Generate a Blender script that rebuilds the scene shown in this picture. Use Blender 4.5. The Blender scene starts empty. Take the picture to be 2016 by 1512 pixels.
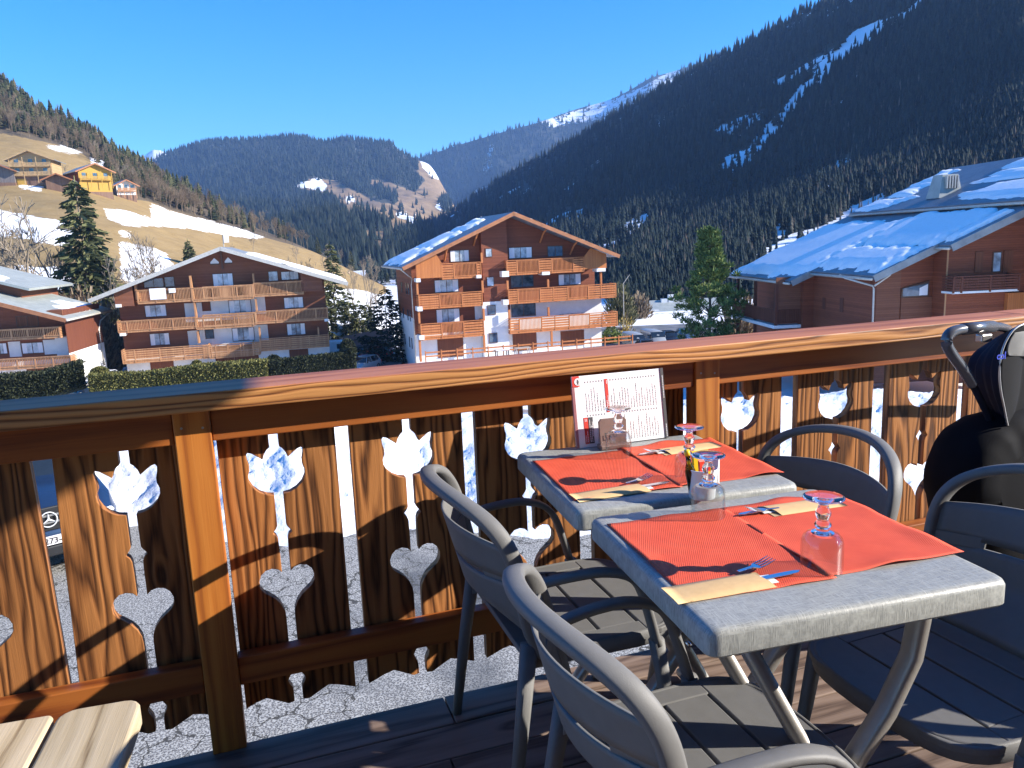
import bpy, math, random
import numpy as np
from mathutils import Vector, Matrix, noise as mnoise

# ------------------------------------------------------------------ camera, light, exposure
scene = bpy.context.scene
COL = scene.collection
R = math.radians
random.seed(7); RNG = np.random.default_rng(11)

F_PX = 1523.0; PITCH = R(10.4); ROLL = R(-2.347); YAW = R(18.7)
CAM = np.array([0.0, 0.0, 1.344])
def head2w(X, Y, Z=0.0):
    """camera-heading frame (X right, Y ahead) -> world (x along the railing, y outward)"""
    c, s = math.cos(YAW), math.sin(YAW)
    return np.array([X*c + Y*s, -X*s + Y*c, Z])
_fw = head2w(0, math.cos(PITCH), -math.sin(PITCH)); _up = head2w(0, math.sin(PITCH), math.cos(PITCH)); _rt = head2w(1, 0, 0)
_r2 = math.cos(ROLL)*_rt + math.sin(ROLL)*_up; _u2 = -math.sin(ROLL)*_rt + math.cos(ROLL)*_up
HEAD = head2w(0, 1, 0)
cd = bpy.data.cameras.new("camera"); cam = bpy.data.objects.new("camera", cd); COL.objects.link(cam)
cam.matrix_world = Matrix(((_r2[0], _u2[0], -_fw[0], CAM[0]), (_r2[1], _u2[1], -_fw[1], CAM[1]),
                           (_r2[2], _u2[2], -_fw[2], CAM[2]), (0, 0, 0, 1)))
cd.sensor_width = 36.0; cd.lens = F_PX/2016*36; cd.clip_start = 0.05; cd.clip_end = 12000
scene.camera = cam

SHADE_X = 3.1; HAZE = 0.00015
SUN_EL = R(25.0); SUN_H = (0.909, -0.417)
sun_dir = Vector((SUN_H[0]*math.cos(SUN_EL), SUN_H[1]*math.cos(SUN_EL), math.sin(SUN_EL)))
sl = bpy.data.lights.new("sun", 'SUN'); so = bpy.data.objects.new("sun", sl); COL.objects.link(so)
sl.energy = 5.0; sl.angle = R(0.5); sl.color = (1.0, 0.93, 0.82)
so.rotation_euler = sun_dir.to_track_quat('Z', 'Y').to_euler(); so.location = (0, 0, 30)
world = bpy.data.worlds.new("World"); scene.world = world; world.use_nodes = True
wn = world.node_tree; wn.nodes.clear()
sky = wn.nodes.new("ShaderNodeTexSky"); sky.sky_type = 'NISHITA'; sky.sun_disc = False
sky.sun_elevation = SUN_EL; sky.sun_rotation = math.atan2(SUN_H[0], SUN_H[1])
sky.altitude = 1200; sky.air_density = 1.0; sky.dust_density = 0.15; sky.ozone_density = 3.0
bg = wn.nodes.new("ShaderNodeBackground"); bg.inputs[1].default_value = 0.13
wo = wn.nodes.new("ShaderNodeOutputWorld")
hsv = wn.nodes.new("ShaderNodeHueSaturation"); hsv.inputs['Saturation'].default_value = 1.45; hsv.inputs['Value'].default_value = 1.0
tnt = wn.nodes.new("ShaderNodeMix"); tnt.data_type = 'RGBA'; tnt.blend_type = 'MULTIPLY'; tnt.inputs[0].default_value = 1.0; tnt.inputs[7].default_value = (0.70, 0.95, 1.15, 1)
wn.links.new(sky.outputs[0], hsv.inputs['Color']); wn.links.new(hsv.outputs[0], tnt.inputs[6]); wn.links.new(tnt.outputs[2], bg.inputs[0]); wn.links.new(bg.outputs[0], wo.inputs[0])
scene.view_settings.view_transform = 'Standard'; scene.view_settings.look = 'None'
scene.view_settings.exposure = 1.08; scene.view_settings.gamma = 1.0
scene.cycles.max_bounces = 8; scene.cycles.transparent_max_bounces = 12; scene.cycles.transmission_bounces = 10
scene.cycles.volume_bounces = 0; scene.cycles.caustics_refractive = False; scene.cycles.caustics_reflective = False
scene.cycles.sample_clamp_indirect = 4.0

# ------------------------------------------------------------------ pixel rays (2016 x 1512) to real points
def ray(x, y): return _fw + (x-1008)/F_PX*_r2 - (y-756)/F_PX*_u2
def onz(x, y, z): d = ray(x, y); return CAM + d*((z-CAM[2])/d[2])
def ony(x, y, Y): d = ray(x, y); return CAM + d*((Y-CAM[1])/d[1])
def at(x, y, D): d = ray(x, y); return CAM + d*(D/float(d @ HEAD))
def proj(P):
    d = np.asarray(P) - CAM; w = d @ _fw
    return 1008 + F_PX*(d @ _r2)/w, 756 - F_PX*(d @ _u2)/w

# ------------------------------------------------------------------ object bookkeeping
def tag(o, label=None, cat=None, group=None, kind=None):
    if label: o["label"] = label
    if cat: o["category"] = cat
    if group: o["group"] = group
    if kind: o["kind"] = kind
    return o
def thing(name, label, cat, loc=(0, 0, 0), rz=0.0, group=None, scale=None):
    o = bpy.data.objects.new(name, None); COL.objects.link(o)
    o.empty_display_size = 0.2; o.location = tuple(float(v) for v in loc); o.rotation_euler = (0, 0, rz)
    if scale: o.scale = (scale,)*3
    return tag(o, label, cat, group)
def copy_tree(o, parent=None):
    c = o.copy(); COL.objects.link(c)
    if parent is not None: c.parent = parent
    for ch in list(o.children): copy_tree(ch, c)
    return c

class MB:
    def __init__(s): s.v = []; s.f = []; s.mi = []; s.cur = 0
    def add(s, verts, faces):
        b = len(s.v); s.v.extend([tuple(map(float, p)) for p in verts])
        for f in faces: s.f.append([i+b for i in f]); s.mi.append(s.cur)
        return s
    def box(s, x0, x1, y0, y1, z0, z1):
        v = [(x0,y0,z0),(x1,y0,z0),(x1,y1,z0),(x0,y1,z0),(x0,y0,z1),(x1,y0,z1),(x1,y1,z1),(x0,y1,z1)]
        return s.add(v, [(0,3,2,1),(4,5,6,7),(0,1,5,4),(1,2,6,5),(2,3,7,6),(3,0,4,7)])
    def prism(s, pts, d0, d1, plane='xz'):
        """extrude a 2-D polygon; plane xz -> depth along y, xy -> along z, yz -> along x"""
        def P(a, b, d):
            return (a, d, b) if plane == 'xz' else ((a, b, d) if plane == 'xy' else (d, a, b))
        n = len(pts); v = [P(a, b, d0) for a, b in pts] + [P(a, b, d1) for a, b in pts]
        f = [tuple(range(n)), tuple(range(2*n-1, n-1, -1))]
        for i in range(n): j = (i+1) % n; f.append((j, i, n+i, n+j))
        return s.add(v, f)
    def quad(s, a, b, c, d): return s.add([a, b, c, d], [(0, 1, 2, 3)])
    def slab(s, quad, th):
        """four corner points thickened downward along the normal"""
        q = [Vector(p) for p in quad]; n = (q[1]-q[0]).cross(q[3]-q[0]).normalized()
        if n.z < 0: n = -n
        lo = [p - n*th for p in q]
        return s.add([*q, *lo], [(0,1,2,3),(7,6,5,4),(0,4,5,1),(1,5,6,2),(2,6,7,3),(3,7,4,0)])
    def sweep(s, path, w, h=None, up=(0, 0, 1), n=10, cap=True):
        """elliptic section (w across, h along up) swept on a path; w,h numbers or lists"""
        P = [Vector(tuple(map(float, p))) for p in path]; m = len(P); rings = []
        upv = Vector(up)
        for i in range(m):
            t = (P[min(i+1, m-1)] - P[max(i-1, 0)]).normalized()
            side = t.cross(upv)
            if side.length < 1e-3: side = t.cross(Vector((0.31, 0.95, 0.05)))
            side.normalize(); uu = side.cross(t).normalized()
            ww = w[i] if hasattr(w, '__len__') else w
            hh = (h[i] if hasattr(h, '__len__') else h) if h is not None else ww
            ring = []
            for k in range(n):
                a = 2*math.pi*k/n; ca, sa = math.cos(a), math.sin(a)
                if h is not None:  # rounder-cornered (superellipse) section
                    ca = math.copysign(abs(ca)**0.7, ca); sa = math.copysign(abs(sa)**0.7, sa)
                ring.append(P[i] + side*(ca*ww/2) + uu*(sa*hh/2))
            rings.append(ring)
        v = [p for r_ in rings for p in r_]; f = []
        for i in range(m-1):
            for k in range(n):
                k2 = (k+1) % n; f.append((i*n+k, i*n+k2, (i+1)*n+k2, (i+1)*n+k))
        if cap: f.append(tuple(range(n-1, -1, -1))); f.append(tuple((m-1)*n+k for k in range(n)))
        return s.add(v, f)
    def lathe(s, prof, n=24, c=(0, 0, 0)):
        v = []; f = []; m = len(prof); idx = []
        for r_, z in prof:
            if r_ < 1e-7: idx.append([len(v)]*n); v.append((c[0], c[1], c[2]+z)); continue
            idx.append(list(range(len(v), len(v)+n)))
            for k in range(n):
                a = 2*math.pi*k/n; v.append((c[0]+r_*math.cos(a), c[1]+r_*math.sin(a), c[2]+z))
        for i in range(m-1):
            for k in range(n):
                k2 = (k+1) % n; q = []
                for t in (idx[i][k], idx[i][k2], idx[i+1][k2], idx[i+1][k]):
                    if t not in q: q.append(t)
                if len(q) > 2: f.append(tuple(q))
        return s.add(v, f)
    def cyl(s, a, b, r_, n=12): return s.sweep([a, b], 2*r_, None, n=n)
    def blob(s, c, r_, seg=8, rings=6, jit=0.15, seed=0):
        rr = random.Random(seed); v = []; f = []
        for i in range(rings+1):
            th = math.pi*i/rings
            for k in range(seg):
                a = 2*math.pi*k/seg; q = 1+rr.uniform(-jit, jit)
                v.append((c[0]+r_[0]*q*math.sin(th)*math.cos(a), c[1]+r_[1]*q*math.sin(th)*math.sin(a), c[2]+r_[2]*q*math.cos(th)))
        for i in range(rings):
            for k in range(seg):
                k2 = (k+1) % seg; f.append((i*seg+k, (i+1)*seg+k, (i+1)*seg+k2, i*seg+k2))
        return s.add(v, f)
    def build(s, name, mat, parent=None, smooth=False, bevel=0.0, loc=None, rot=None, sub=0):
        me = bpy.data.meshes.new(name); me.from_pydata(s.v, [], s.f)
        for m_ in (mat if isinstance(mat, (list, tuple)) else [mat]): me.materials.append(m_)
        if any(s.mi): me.polygons.foreach_set('material_index', s.mi)
        if smooth: me.polygons.foreach_set('use_smooth', [True]*len(me.polygons))
        me.validate(); me.update()
        o = bpy.data.objects.new(name, me); COL.objects.link(o)
        if parent is not None: o.parent = parent
        if loc is not None: o.location = tuple(float(q) for q in loc)
        if rot is not None: o.rotation_euler = rot
        if bevel:
            b = o.modifiers.new("bevel", 'BEVEL'); b.width = bevel; b.segments = 2; b.limit_method = 'ANGLE'; b.angle_limit = R(40)
        if sub:
            b = o.modifiers.new("sub", 'SUBSURF'); b.levels = sub; b.render_levels = sub
        return o

def np_mesh(name, V, Fq, mat, parent=None, smooth=False, attrs=None, kind=None):
    """fast mesh from arrays: V (n,3), Fq (m,k) with k constant"""
    me = bpy.data.meshes.new(name); V = np.asarray(V, np.float32); Fq = np.asarray(Fq, np.int32)
    m, k = Fq.shape
    me.vertices.add(len(V)); me.vertices.foreach_set('co', V.ravel())
    me.loops.add(m*k); me.loops.foreach_set('vertex_index', Fq.ravel())
    me.polygons.add(m); me.polygons.foreach_set('loop_start', np.arange(0, m*k, k, dtype=np.int32))
    me.polygons.foreach_set('loop_total', np.full(m, k, np.int32))
    if smooth: me.polygons.foreach_set('use_smooth', np.ones(m, bool))
    for an, arr in (attrs or {}).items():
        a = me.attributes.new(an, 'FLOAT', 'POINT'); a.data.foreach_set('value', np.asarray(arr, np.float32))
    me.materials.append(mat); me.update(calc_edges=True)
    o = bpy.data.objects.new(name, me); COL.objects.link(o)
    if parent is not None: o.parent = parent
    if kind: o['kind'] = kind
    return o

# ------------------------------------------------------------------ materials
class N:
    def __init__(s, name):
        s.m = bpy.data.materials.new(name); s.m.use_nodes = True; s.t = s.m.node_tree; s.t.nodes.clear()
        s.out = s.t.nodes.new('ShaderNodeOutputMaterial'); s.b = s.t.nodes.new('ShaderNodeBsdfPrincipled')
        s.t.links.new(s.b.outputs[0], s.out.inputs[0])
    def new(s, ty, **kw):
        n = s.t.nodes.new(ty)
        for k, v in kw.items(): setattr(n, k, v)
        return n
    def link(s, a, b): s.t.links.new(a, b)
    def setv(s, sock, v):
        if isinstance(v, bpy.types.NodeSocket): s.link(v, sock)
        elif isinstance(v, (tuple, list)) and len(v) == 3 and len(sock.default_value) == 4: sock.default_value = (*v, 1)
        else: sock.default_value = v
    def coord(s, scale=(1, 1, 1), rnd=0.0, which='Object', rot=(0, 0, 0)):
        tc = s.new('ShaderNodeTexCoord'); mp = s.new('ShaderNodeMapping')
        mp.inputs['Scale'].default_value = scale; mp.inputs['Rotation'].default_value = rot
        src = tc.outputs[which]
        s.link(src, mp.inputs['Vector'])
        if rnd:
            oi = s.new('ShaderNodeObjectInfo'); mu = s.new('ShaderNodeVectorMath', operation='SCALE')
            mu.inputs[0].default_value = (rnd, rnd*1.7, rnd*0.6); s.link(oi.outputs['Random'], mu.inputs['Scale'])
            s.link(mu.outputs[0], mp.inputs['Location'])
        return mp.outputs[0]
    def noise(s, vec, scale=5, detail=4, rough=0.5, dist=0.0, out=0):
        n = s.new('ShaderNodeTexNoise'); s.link(vec, n.inputs['Vector'])
        n.inputs['Scale'].default_value = scale; n.inputs['Detail'].default_value = detail
        n.inputs['Roughness'].default_value = rough; n.inputs['Distortion'].default_value = dist
        return n.outputs[out]
    def vor(s, vec, scale=5, feature='F1', rnd=1.0):
        n = s.new('ShaderNodeTexVoronoi', feature=feature); s.link(vec, n.inputs['Vector']); n.inputs['Scale'].default_value = scale
        n.inputs['Randomness'].default_value = rnd
        return n.outputs['Distance']
    def math(s, op, a, b=0.0, c=0.0, clamp=False):
        n = s.new('ShaderNodeMath', operation=op); n.use_clamp = clamp
        for i, v in enumerate((a, b, c)):
            if i < len(n.inputs): s.setv(n.inputs[i], v)
        return n.outputs[0]
    def ramp(s, fac, stops, interp='LINEAR'):
        n = s.new('ShaderNodeValToRGB'); s.link(fac, n.inputs[0]); cr = n.color_ramp; cr.interpolation = interp
        while len(cr.elements) < len(stops): cr.elements.new(0.5)
        for e, (p, c) in zip(cr.elements, stops):
            e.position = p; e.color = (*c, 1) if len(c) == 3 else c
        return n.outputs[0]
    def mix(s, fac, a, b, mode='MIX'):
        n = s.new('ShaderNodeMix', data_type='RGBA', blend_type=mode)
        s.setv(n.inputs[0], fac); s.setv(n.inputs[6], a); s.setv(n.inputs[7], b)
        return n.outputs[2]
    def attr(s, name, out='Fac'):
        n = s.new('ShaderNodeAttribute'); n.attribute_name = name; return n.outputs[out]
    def bump(s, h, strength=0.3, dist=0.01):
        n = s.new('ShaderNodeBump'); n.inputs['Strength'].default_value = strength; n.inputs['Distance'].default_value = dist
        s.link(h, n.inputs['Height']); s.link(n.outputs[0], s.b.inputs['Normal'])
    def fin(s, col=None, rough=0.6, metal=0.0, spec=0.5, **kw):
        if col is not None: s.setv(s.b.inputs['Base Color'], col)
        s.setv(s.b.inputs['Roughness'], rough); s.setv(s.b.inputs['Metallic'], metal); s.setv(s.b.inputs['Specular IOR Level'], spec)
        for k, v in kw.items(): s.setv(s.b.inputs[k], v)
        return s.m

def plain(name, col, rough=0.6, metal=0.0, var=0.15, scale=6.0, bump=0.0, spec=0.5, bs=None):
    n = N(name); v = n.coord(rnd=7.0)
    f = n.noise(v, scale, 5, 0.6)
    lo = tuple(max(0, c*(1-var)) for c in col); hi = tuple(min(1, c*(1+var)) for c in col)
    c = n.ramp(f, [(0.3, lo), (0.7, hi)])
    if bump: n.bump(n.noise(v, bs or scale*6, 4, 0.6), bump, 0.01)
    return n.fin(c, rough, metal, spec)

def grain(name, dark, mid, light, axis='z', rough=0.5, freq=9.0, k=14.0, bump=0.35, fine=0.5, spec=0.4, knots=False, coat=0.0):
    """sawn board: contour-line growth rings stretched along one axis + fine fibres"""
    n = N(name); st = 0.055
    sc = {'x': (st, 1, 1), 'y': (1, st, 1), 'z': (1, 1, st)}[axis]
    v = n.coord(sc, rnd=31.0)
    base = n.noise(v, freq, 1.5, 0.5)
    rings = n.math('SINE', n.math('MULTIPLY', base, k*6.283))
    rings = n.math('MULTIPLY_ADD', rings, 0.5, 0.5)
    v2 = n.coord(tuple(q*1.0 if q != st else 0.02 for q in sc), rnd=17.0)
    fib = n.noise(v2, 190, 3, 0.65)
    big = n.noise(n.coord((1, 1, 1), rnd=5.0), 3.0, 3, 0.5)
    m1 = n.math('MULTIPLY_ADD', rings, 1-fine, n.math('MULTIPLY', fib, fine))
    c = n.ramp(m1, [(0.18, dark), (0.45, mid), (0.8, light)])
    shade = n.ramp(big, [(0.3, (0.75, 0.75, 0.75)), (0.7, (1.15, 1.12, 1.08))])
    c = n.mix(1.0, c, shade, 'MULTIPLY')
    n.bump(m1, bump, 0.004)
    return n.fin(c, rough, 0.0, spec, **({'Coat Weight': coat, 'Coat Roughness': 0.25} if coat else {}))

def board(name, dark, mid, light, axis='z', rough=0.5, per=120.0, warp=3.0, bump=0.35, spec=0.4, knots=True, contrast=0.55):
    """straight-sawn board: fine growth lines across the board, bent by slow noise, with a few knots"""
    n = N(name); tc = n.new('ShaderNodeTexCoord'); sep = n.new('ShaderNodeSeparateXYZ'); n.link(tc.outputs['Object'], sep.inputs[0])
    X, Y, Z = sep.outputs
    cross = {'z': n.math('ADD', X, n.math('MULTIPLY', Y, .6)), 'x': n.math('ADD', Z, n.math('MULTIPLY', Y, .6)), 'y': n.math('ADD', X, n.math('MULTIPLY', Z, .6))}[axis]
    st = {'x': (.10, 1, 1), 'y': (1, .10, 1), 'z': (1, 1, .10)}[axis]; st2 = {'x': (.025, 1, 1), 'y': (1, .025, 1), 'z': (1, 1, .025)}[axis]
    slow = n.noise(n.coord(st, rnd=31.0), 8.0, 3, .5)
    st3 = {'x': (.45, 1, 1), 'y': (1, .45, 1), 'z': (1, 1, .45)}[axis]
    kn = n.vor(n.coord(st3, rnd=13.0), 3.3); kn = n.math('SUBTRACT', 1.0, n.math('MULTIPLY', kn, 9.0), clamp=True)
    ph = n.math('ADD', n.math('MULTIPLY', cross, per), n.math('MULTIPLY', slow, warp*6.283))
    if knots: ph = n.math('ADD', ph, n.math('MULTIPLY', kn, 9.0))
    r1 = n.math('MULTIPLY_ADD', n.math('SINE', ph), .5, .5); r1 = n.math('POWER', r1, .8)
    fib = n.noise(n.coord(st2, rnd=17.0), 240, 3, .7); tone = n.noise(n.coord(st, rnd=5.0), 2.2, 4, .6)
    amp = n.math('MULTIPLY', r1, n.math('MULTIPLY_ADD', n.noise(n.coord(st, rnd=9.0), 9, 2), .8, contrast-.35))
    k = n.math('ADD', amp, n.math('MULTIPLY', fib, .45))
    c = n.ramp(k, [(0.16, dark), (0.40, mid), (0.78, light)])
    c = n.mix(1.0, c, n.ramp(tone, [(0.28, (0.62, 0.62, 0.64)), (0.5, (0.95, 0.95, 0.95)), (0.75, (1.2, 1.15, 1.1))]), 'MULTIPLY')
    if knots: c = n.mix(n.math('MULTIPLY', kn, .8), c, tuple(q*.35 for q in dark))
    n.bump(k, bump, 0.003); return n.fin(c, rough, 0, spec)

M = {}
def glassmat(name, col=(1, 1, 1), rough=0.0, ior=1.46):
    n = N(name); v = n.coord(); f = n.noise(v, 40, 2); n.bump(f, 0.02, 0.001)
    return n.fin(col, rough, 0.0, 0.5, **{'Transmission Weight': 1.0, 'IOR': ior})
def window_glass(name, tint=(0.03, 0.045, 0.06), rough=0.06):
    n = N(name); v = n.coord((1, 1, 1), rnd=9.0); f = n.noise(v, 1.3, 3, 0.6)
    c = n.ramp(f, [(0.35, tint), (0.65, tuple(q*3+0.03 for q in tint))]); n.bump(n.noise(v, 2.0, 2), 0.05, 0.02)
    return n.fin(c, rough, 0.0, 1.0)
def snowmat(name, bump=0.5, scale=1.0, dirt=0.0, bd=0.05):
    n = N(name); v = n.coord((scale,)*3); f = n.noise(v, 3, 6, 0.6); d = n.noise(v, 9, 5, 0.7)
    c = n.ramp(d, [(0.30, (0.84-dirt, 0.84-dirt, 0.84-dirt)), (0.55, (0.93, 0.93, 0.94))])
    h = n.math('ADD', f, n.math('MULTIPLY', d, 0.5)); n.bump(h, bump, bd)
    return n.fin(c, 0.55, 0.0, 0.35)

M['rail_wood_x'] = board('handrail_wood', (0.09, 0.030, 0.012), (0.33, 0.130, 0.040), (0.52, 0.24, 0.08), 'x', 0.5, 420, 9.0, 0.45, 0.35, True, .75)
M['rail_top'] = board('handrail_top_stain', (0.27, 0.085, 0.036), (0.42, 0.145, 0.060), (0.48, 0.18, 0.080), 'x', 0.52, 100, 3.0, 0.08, 0.28, False, .45)
M['top_wood'] = board('fascia_wood', (0.17, 0.040, 0.012), (0.28, 0.078, 0.017), (0.38, 0.12, 0.025), 'x', 0.48, 60, 4.0, 0.12, 0.35, True, .45)
M['post_wood'] = board('post_wood', (0.27, 0.078, 0.017), (0.43, 0.142, 0.025), (0.54, 0.205, 0.041), 'z', 0.48, 150, 4.0, 0.2, 0.38, False, .45)
M['picket_wood'] = board('picket_wood', (0.050, 0.019, 0.008), (0.215, 0.082, 0.026), (0.40, 0.165, 0.052), 'z', 0.62, 190, 10.0, 0.6, 0.25, True, .6)
M['deck_wood'] = board('deck_wood', (0.085, 0.055, 0.042), (0.21, 0.145, 0.11), (0.29, 0.21, 0.165), 'x', 0.6, 90, 5.0, 0.25, 0.35, True, .45)
M['bench_wood'] = board('bench_wood', (0.17, 0.115, 0.06), (0.42, 0.335, 0.215), (0.52, 0.43, 0.30), 'y', 0.65, 40, 5.0, 0.4, 0.3, True, .5)
M['chair_resin'] = plain('chair_resin', (0.150, 0.148, 0.146), 0.55, var=0.06, scale=30, bump=0.12, bs=700, spec=0.4)
M['table_side'] = None
def tabletop_mat():
    n = N('table_laminate'); v = n.coord((1, 1, 1)); vx = n.coord((160, 14, 14)); vy = n.coord((14, 160, 14))
    a = n.noise(vx, 3, 3, 0.7); b = n.noise(vy, 3, 3, 0.7); w = n.math('MAXIMUM', a, b)
    c = n.ramp(w, [(0.42, (0.22, 0.225, 0.215)), (0.56, (0.32, 0.325, 0.305)), (0.72, (0.42, 0.425, 0.40))])
    n.bump(w, 0.35, 0.0015); return n.fin(c, 0.42, 0, 0.5)
M['laminate'] = tabletop_mat()
def placemat_mat():
    n = N('red_paper'); v = n.coord((1, 1, 1))
    def wv(rotz, sc):
        t = n.new('ShaderNodeTexWave', wave_type='BANDS', bands_direction='X'); vv = n.coord((1, 1, 1), rot=(0, 0, rotz)); n.link(vv, t.inputs['Vector'])
        t.inputs['Scale'].default_value = sc; t.inputs['Distortion'].default_value = 1.2; t.inputs['Detail Scale'].default_value = 6; return t.outputs['Fac']
    w = n.math('MULTIPLY', wv(R(28), 85), wv(R(-52), 60))
    c = n.ramp(n.noise(v, 18, 4), [(0.3, (0.66, 0.080, 0.034)), (0.7, (0.74, 0.105, 0.045))])
    n.bump(w, 0.55, 0.0016); return n.fin(c, 0.62, 0, 0.35)
M['red_paper'] = placemat_mat()
M['kraft'] = plain('kraft_paper', (0.66, 0.43, 0.20), 0.7, var=0.06, scale=60, bump=0.1)
M['napkin'] = plain('white_napkin', (0.82, 0.82, 0.82), 0.8, var=0.03)
M['steel'] = plain('cutlery_steel', (0.62, 0.62, 0.64), 0.16, 1.0, 0.03)
M['glass'] = glassmat('clear_glass')
def thin_glass():
    m = bpy.data.materials.new('thin_clear_glass'); m.use_nodes = True; t = m.node_tree; t.nodes.clear()
    o = t.nodes.new('ShaderNodeOutputMaterial'); mx = t.nodes.new('ShaderNodeMixShader'); tr = t.nodes.new('ShaderNodeBsdfTransparent'); gl = t.nodes.new('ShaderNodeBsdfGlossy')
    fr = t.nodes.new('ShaderNodeLayerWeight'); fr.inputs[0].default_value = 0.42; ns = t.nodes.new('ShaderNodeTexNoise'); ns.inputs['Scale'].default_value = 60
    ma = t.nodes.new('ShaderNodeMath'); ma.operation = 'MULTIPLY_ADD'; ma.inputs[1].default_value = 0.55; ma.inputs[2].default_value = 0.035
    t.links.new(fr.outputs['Facing'], ma.inputs[0]); pw = t.nodes.new('ShaderNodeMath'); pw.operation = 'POWER'; pw.inputs[1].default_value = 3.0
    t.links.new(fr.outputs['Facing'], pw.inputs[0]); t.links.new(pw.outputs[0], ma.inputs[0]); t.links.new(ma.outputs[0], mx.inputs[0])
    cr = t.nodes.new('ShaderNodeValToRGB'); cr.color_ramp.elements[0].color = (.90, .915, .92, 1); cr.color_ramp.elements[1].color = (.95, .96, .965, 1); t.links.new(ns.outputs[0], cr.inputs[0]); t.links.new(cr.outputs[0], tr.inputs[0])
    gl.inputs['Roughness'].default_value = 0.02; t.links.new(tr.outputs[0], mx.inputs[1]); t.links.new(gl.outputs[0], mx.inputs[2]); t.links.new(mx.outputs[0], o.inputs[0]); return m
M['thin_glass'] = thin_glass()
M['tube'] = plain('table_leg_metal', (0.34, 0.32, 0.295), 0.4, 0.5, 0.08, 20, 0.05)
M['snow'] = snowmat('snow', 0.5, 1.0, 0.0, 0.12)
M['snow_pile'] = snowmat('ploughed_snow', 0.5, 2.0, 0.02, 0.05)
M['snow_roof'] = snowmat('roof_snow', 0.25, 0.6, 0.0, 0.10)
M['win'] = window_glass('window_glass')
M['win_l'] = window_glass('window_glass_light', (0.16, 0.19, 0.22), 0.1)
M['stucco'] = plain('white_stucco', (0.72, 0.71, 0.69), 0.85, var=0.08, scale=1.2, bump=0.15, bs=30)
M['black'] = plain('black_plastic', (0.012, 0.012, 0.014), 0.5, var=0.2)
def cladding(name, a, b, vertical=False, w=0.14):
    n = N(name); tc = n.new('ShaderNodeTexCoord'); sep = n.new('ShaderNodeSeparateXYZ'); n.link(tc.outputs['Object'], sep.inputs[0])
    src = n.math('ADD', sep.outputs[0], sep.outputs[1]) if vertical else sep.outputs[2]
    t = n.math('DIVIDE', src, w); fr = n.math('FRACT', t); fl = n.math('FLOOR', t)
    wn_ = n.new('ShaderNodeTexWhiteNoise', noise_dimensions='1D'); n.link(fl, wn_.inputs['W'])
    v = n.coord((0.4, 0.4, 3) if not vertical else (3, 3, 0.3)); f = n.noise(v, 5, 5, 0.65)
    big = n.noise(n.coord((1, 1, 1)), 0.35, 3)
    mixf = n.math('ADD', n.math('MULTIPLY', wn_.outputs[0], 0.3), n.math('ADD', n.math('MULTIPLY', f, 0.5), n.math('MULTIPLY', big, 0.3)))
    c = n.ramp(mixf, [(0.25, a), (0.85, b)])
    groove = n.math('LESS_THAN', fr, 0.1); c = n.mix(n.math('MULTIPLY', groove, 0.55), c, tuple(q*0.3 for q in a))
    n.bump(n.math('SUBTRACT', 1.0, groove), 0.5, 0.02); return n.fin(c, 0.65, 0, 0.3)
M['clad_red'] = cladding('red_brown_cladding', (0.15, 0.040, 0.018), (0.27, 0.080, 0.036))
M['clad_brown'] = cladding('brown_cladding', (0.16, 0.055, 0.028), (0.25, 0.095, 0.050))
M['clad_orange'] = cladding('orange_vertical_boards', (0.38, 0.12, 0.035), (0.55, 0.20, 0.06), True)
M['rail_orange'] = cladding('orange_balcony_wood', (0.40, 0.13, 0.04), (0.57, 0.215, 0.075), True, 0.11)
M['rail_tan'] = cladding('tan_balcony_wood', (0.34, 0.155, 0.07), (0.54, 0.29, 0.14), True, 0.11)
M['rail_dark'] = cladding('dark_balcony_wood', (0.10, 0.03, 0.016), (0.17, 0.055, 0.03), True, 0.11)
M['door_wood'] = cladding('garage_door_wood', (0.13, 0.042, 0.02), (0.22, 0.075, 0.034), True, 0.18)
def roofmat(name, a, b, ridge=0.4):
    n = N(name); v = n.coord((1, 1, 1)); f = n.noise(v, 1.2, 6, 0.65)
    w = n.new('ShaderNodeTexWave', wave_type='BANDS', bands_direction='Y'); n.link(v, w.inputs['Vector']); w.inputs['Scale'].default_value = 1/ridge
    c = n.ramp(f, [(0.3, a), (0.7, b)]); n.bump(w.outputs['Fac'], 0.35, 0.03); return n.fin(c, 0.45, 0.0, 0.5)
M['roof_grey'] = roofmat('grey_roof', (0.17, 0.18, 0.19), (0.30, 0.31, 0.31))
M['roof_green'] = roofmat('grey_green_roof', (0.26, 0.28, 0.26), (0.38, 0.40, 0.37))
M['roof_blue'] = roofmat('slate_grey_metal_roof', (0.12, 0.14, 0.17), (0.20, 0.22, 0.25))
M['gutter'] = plain('pale_gutter', (0.50, 0.46, 0.40), 0.4, 0.2)
M['fascia'] = plain('roof_edge_wood', (0.36, 0.14, 0.055), 0.6, var=0.2, scale=2)

# ================================================================== TERRACE
def fix_normals(o):
    import bmesh
    bm = bmesh.new(); bm.from_mesh(o.data); bmesh.ops.recalc_face_normals(bm, faces=bm.faces); bm.to_mesh(o.data); bm.free(); return o

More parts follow.
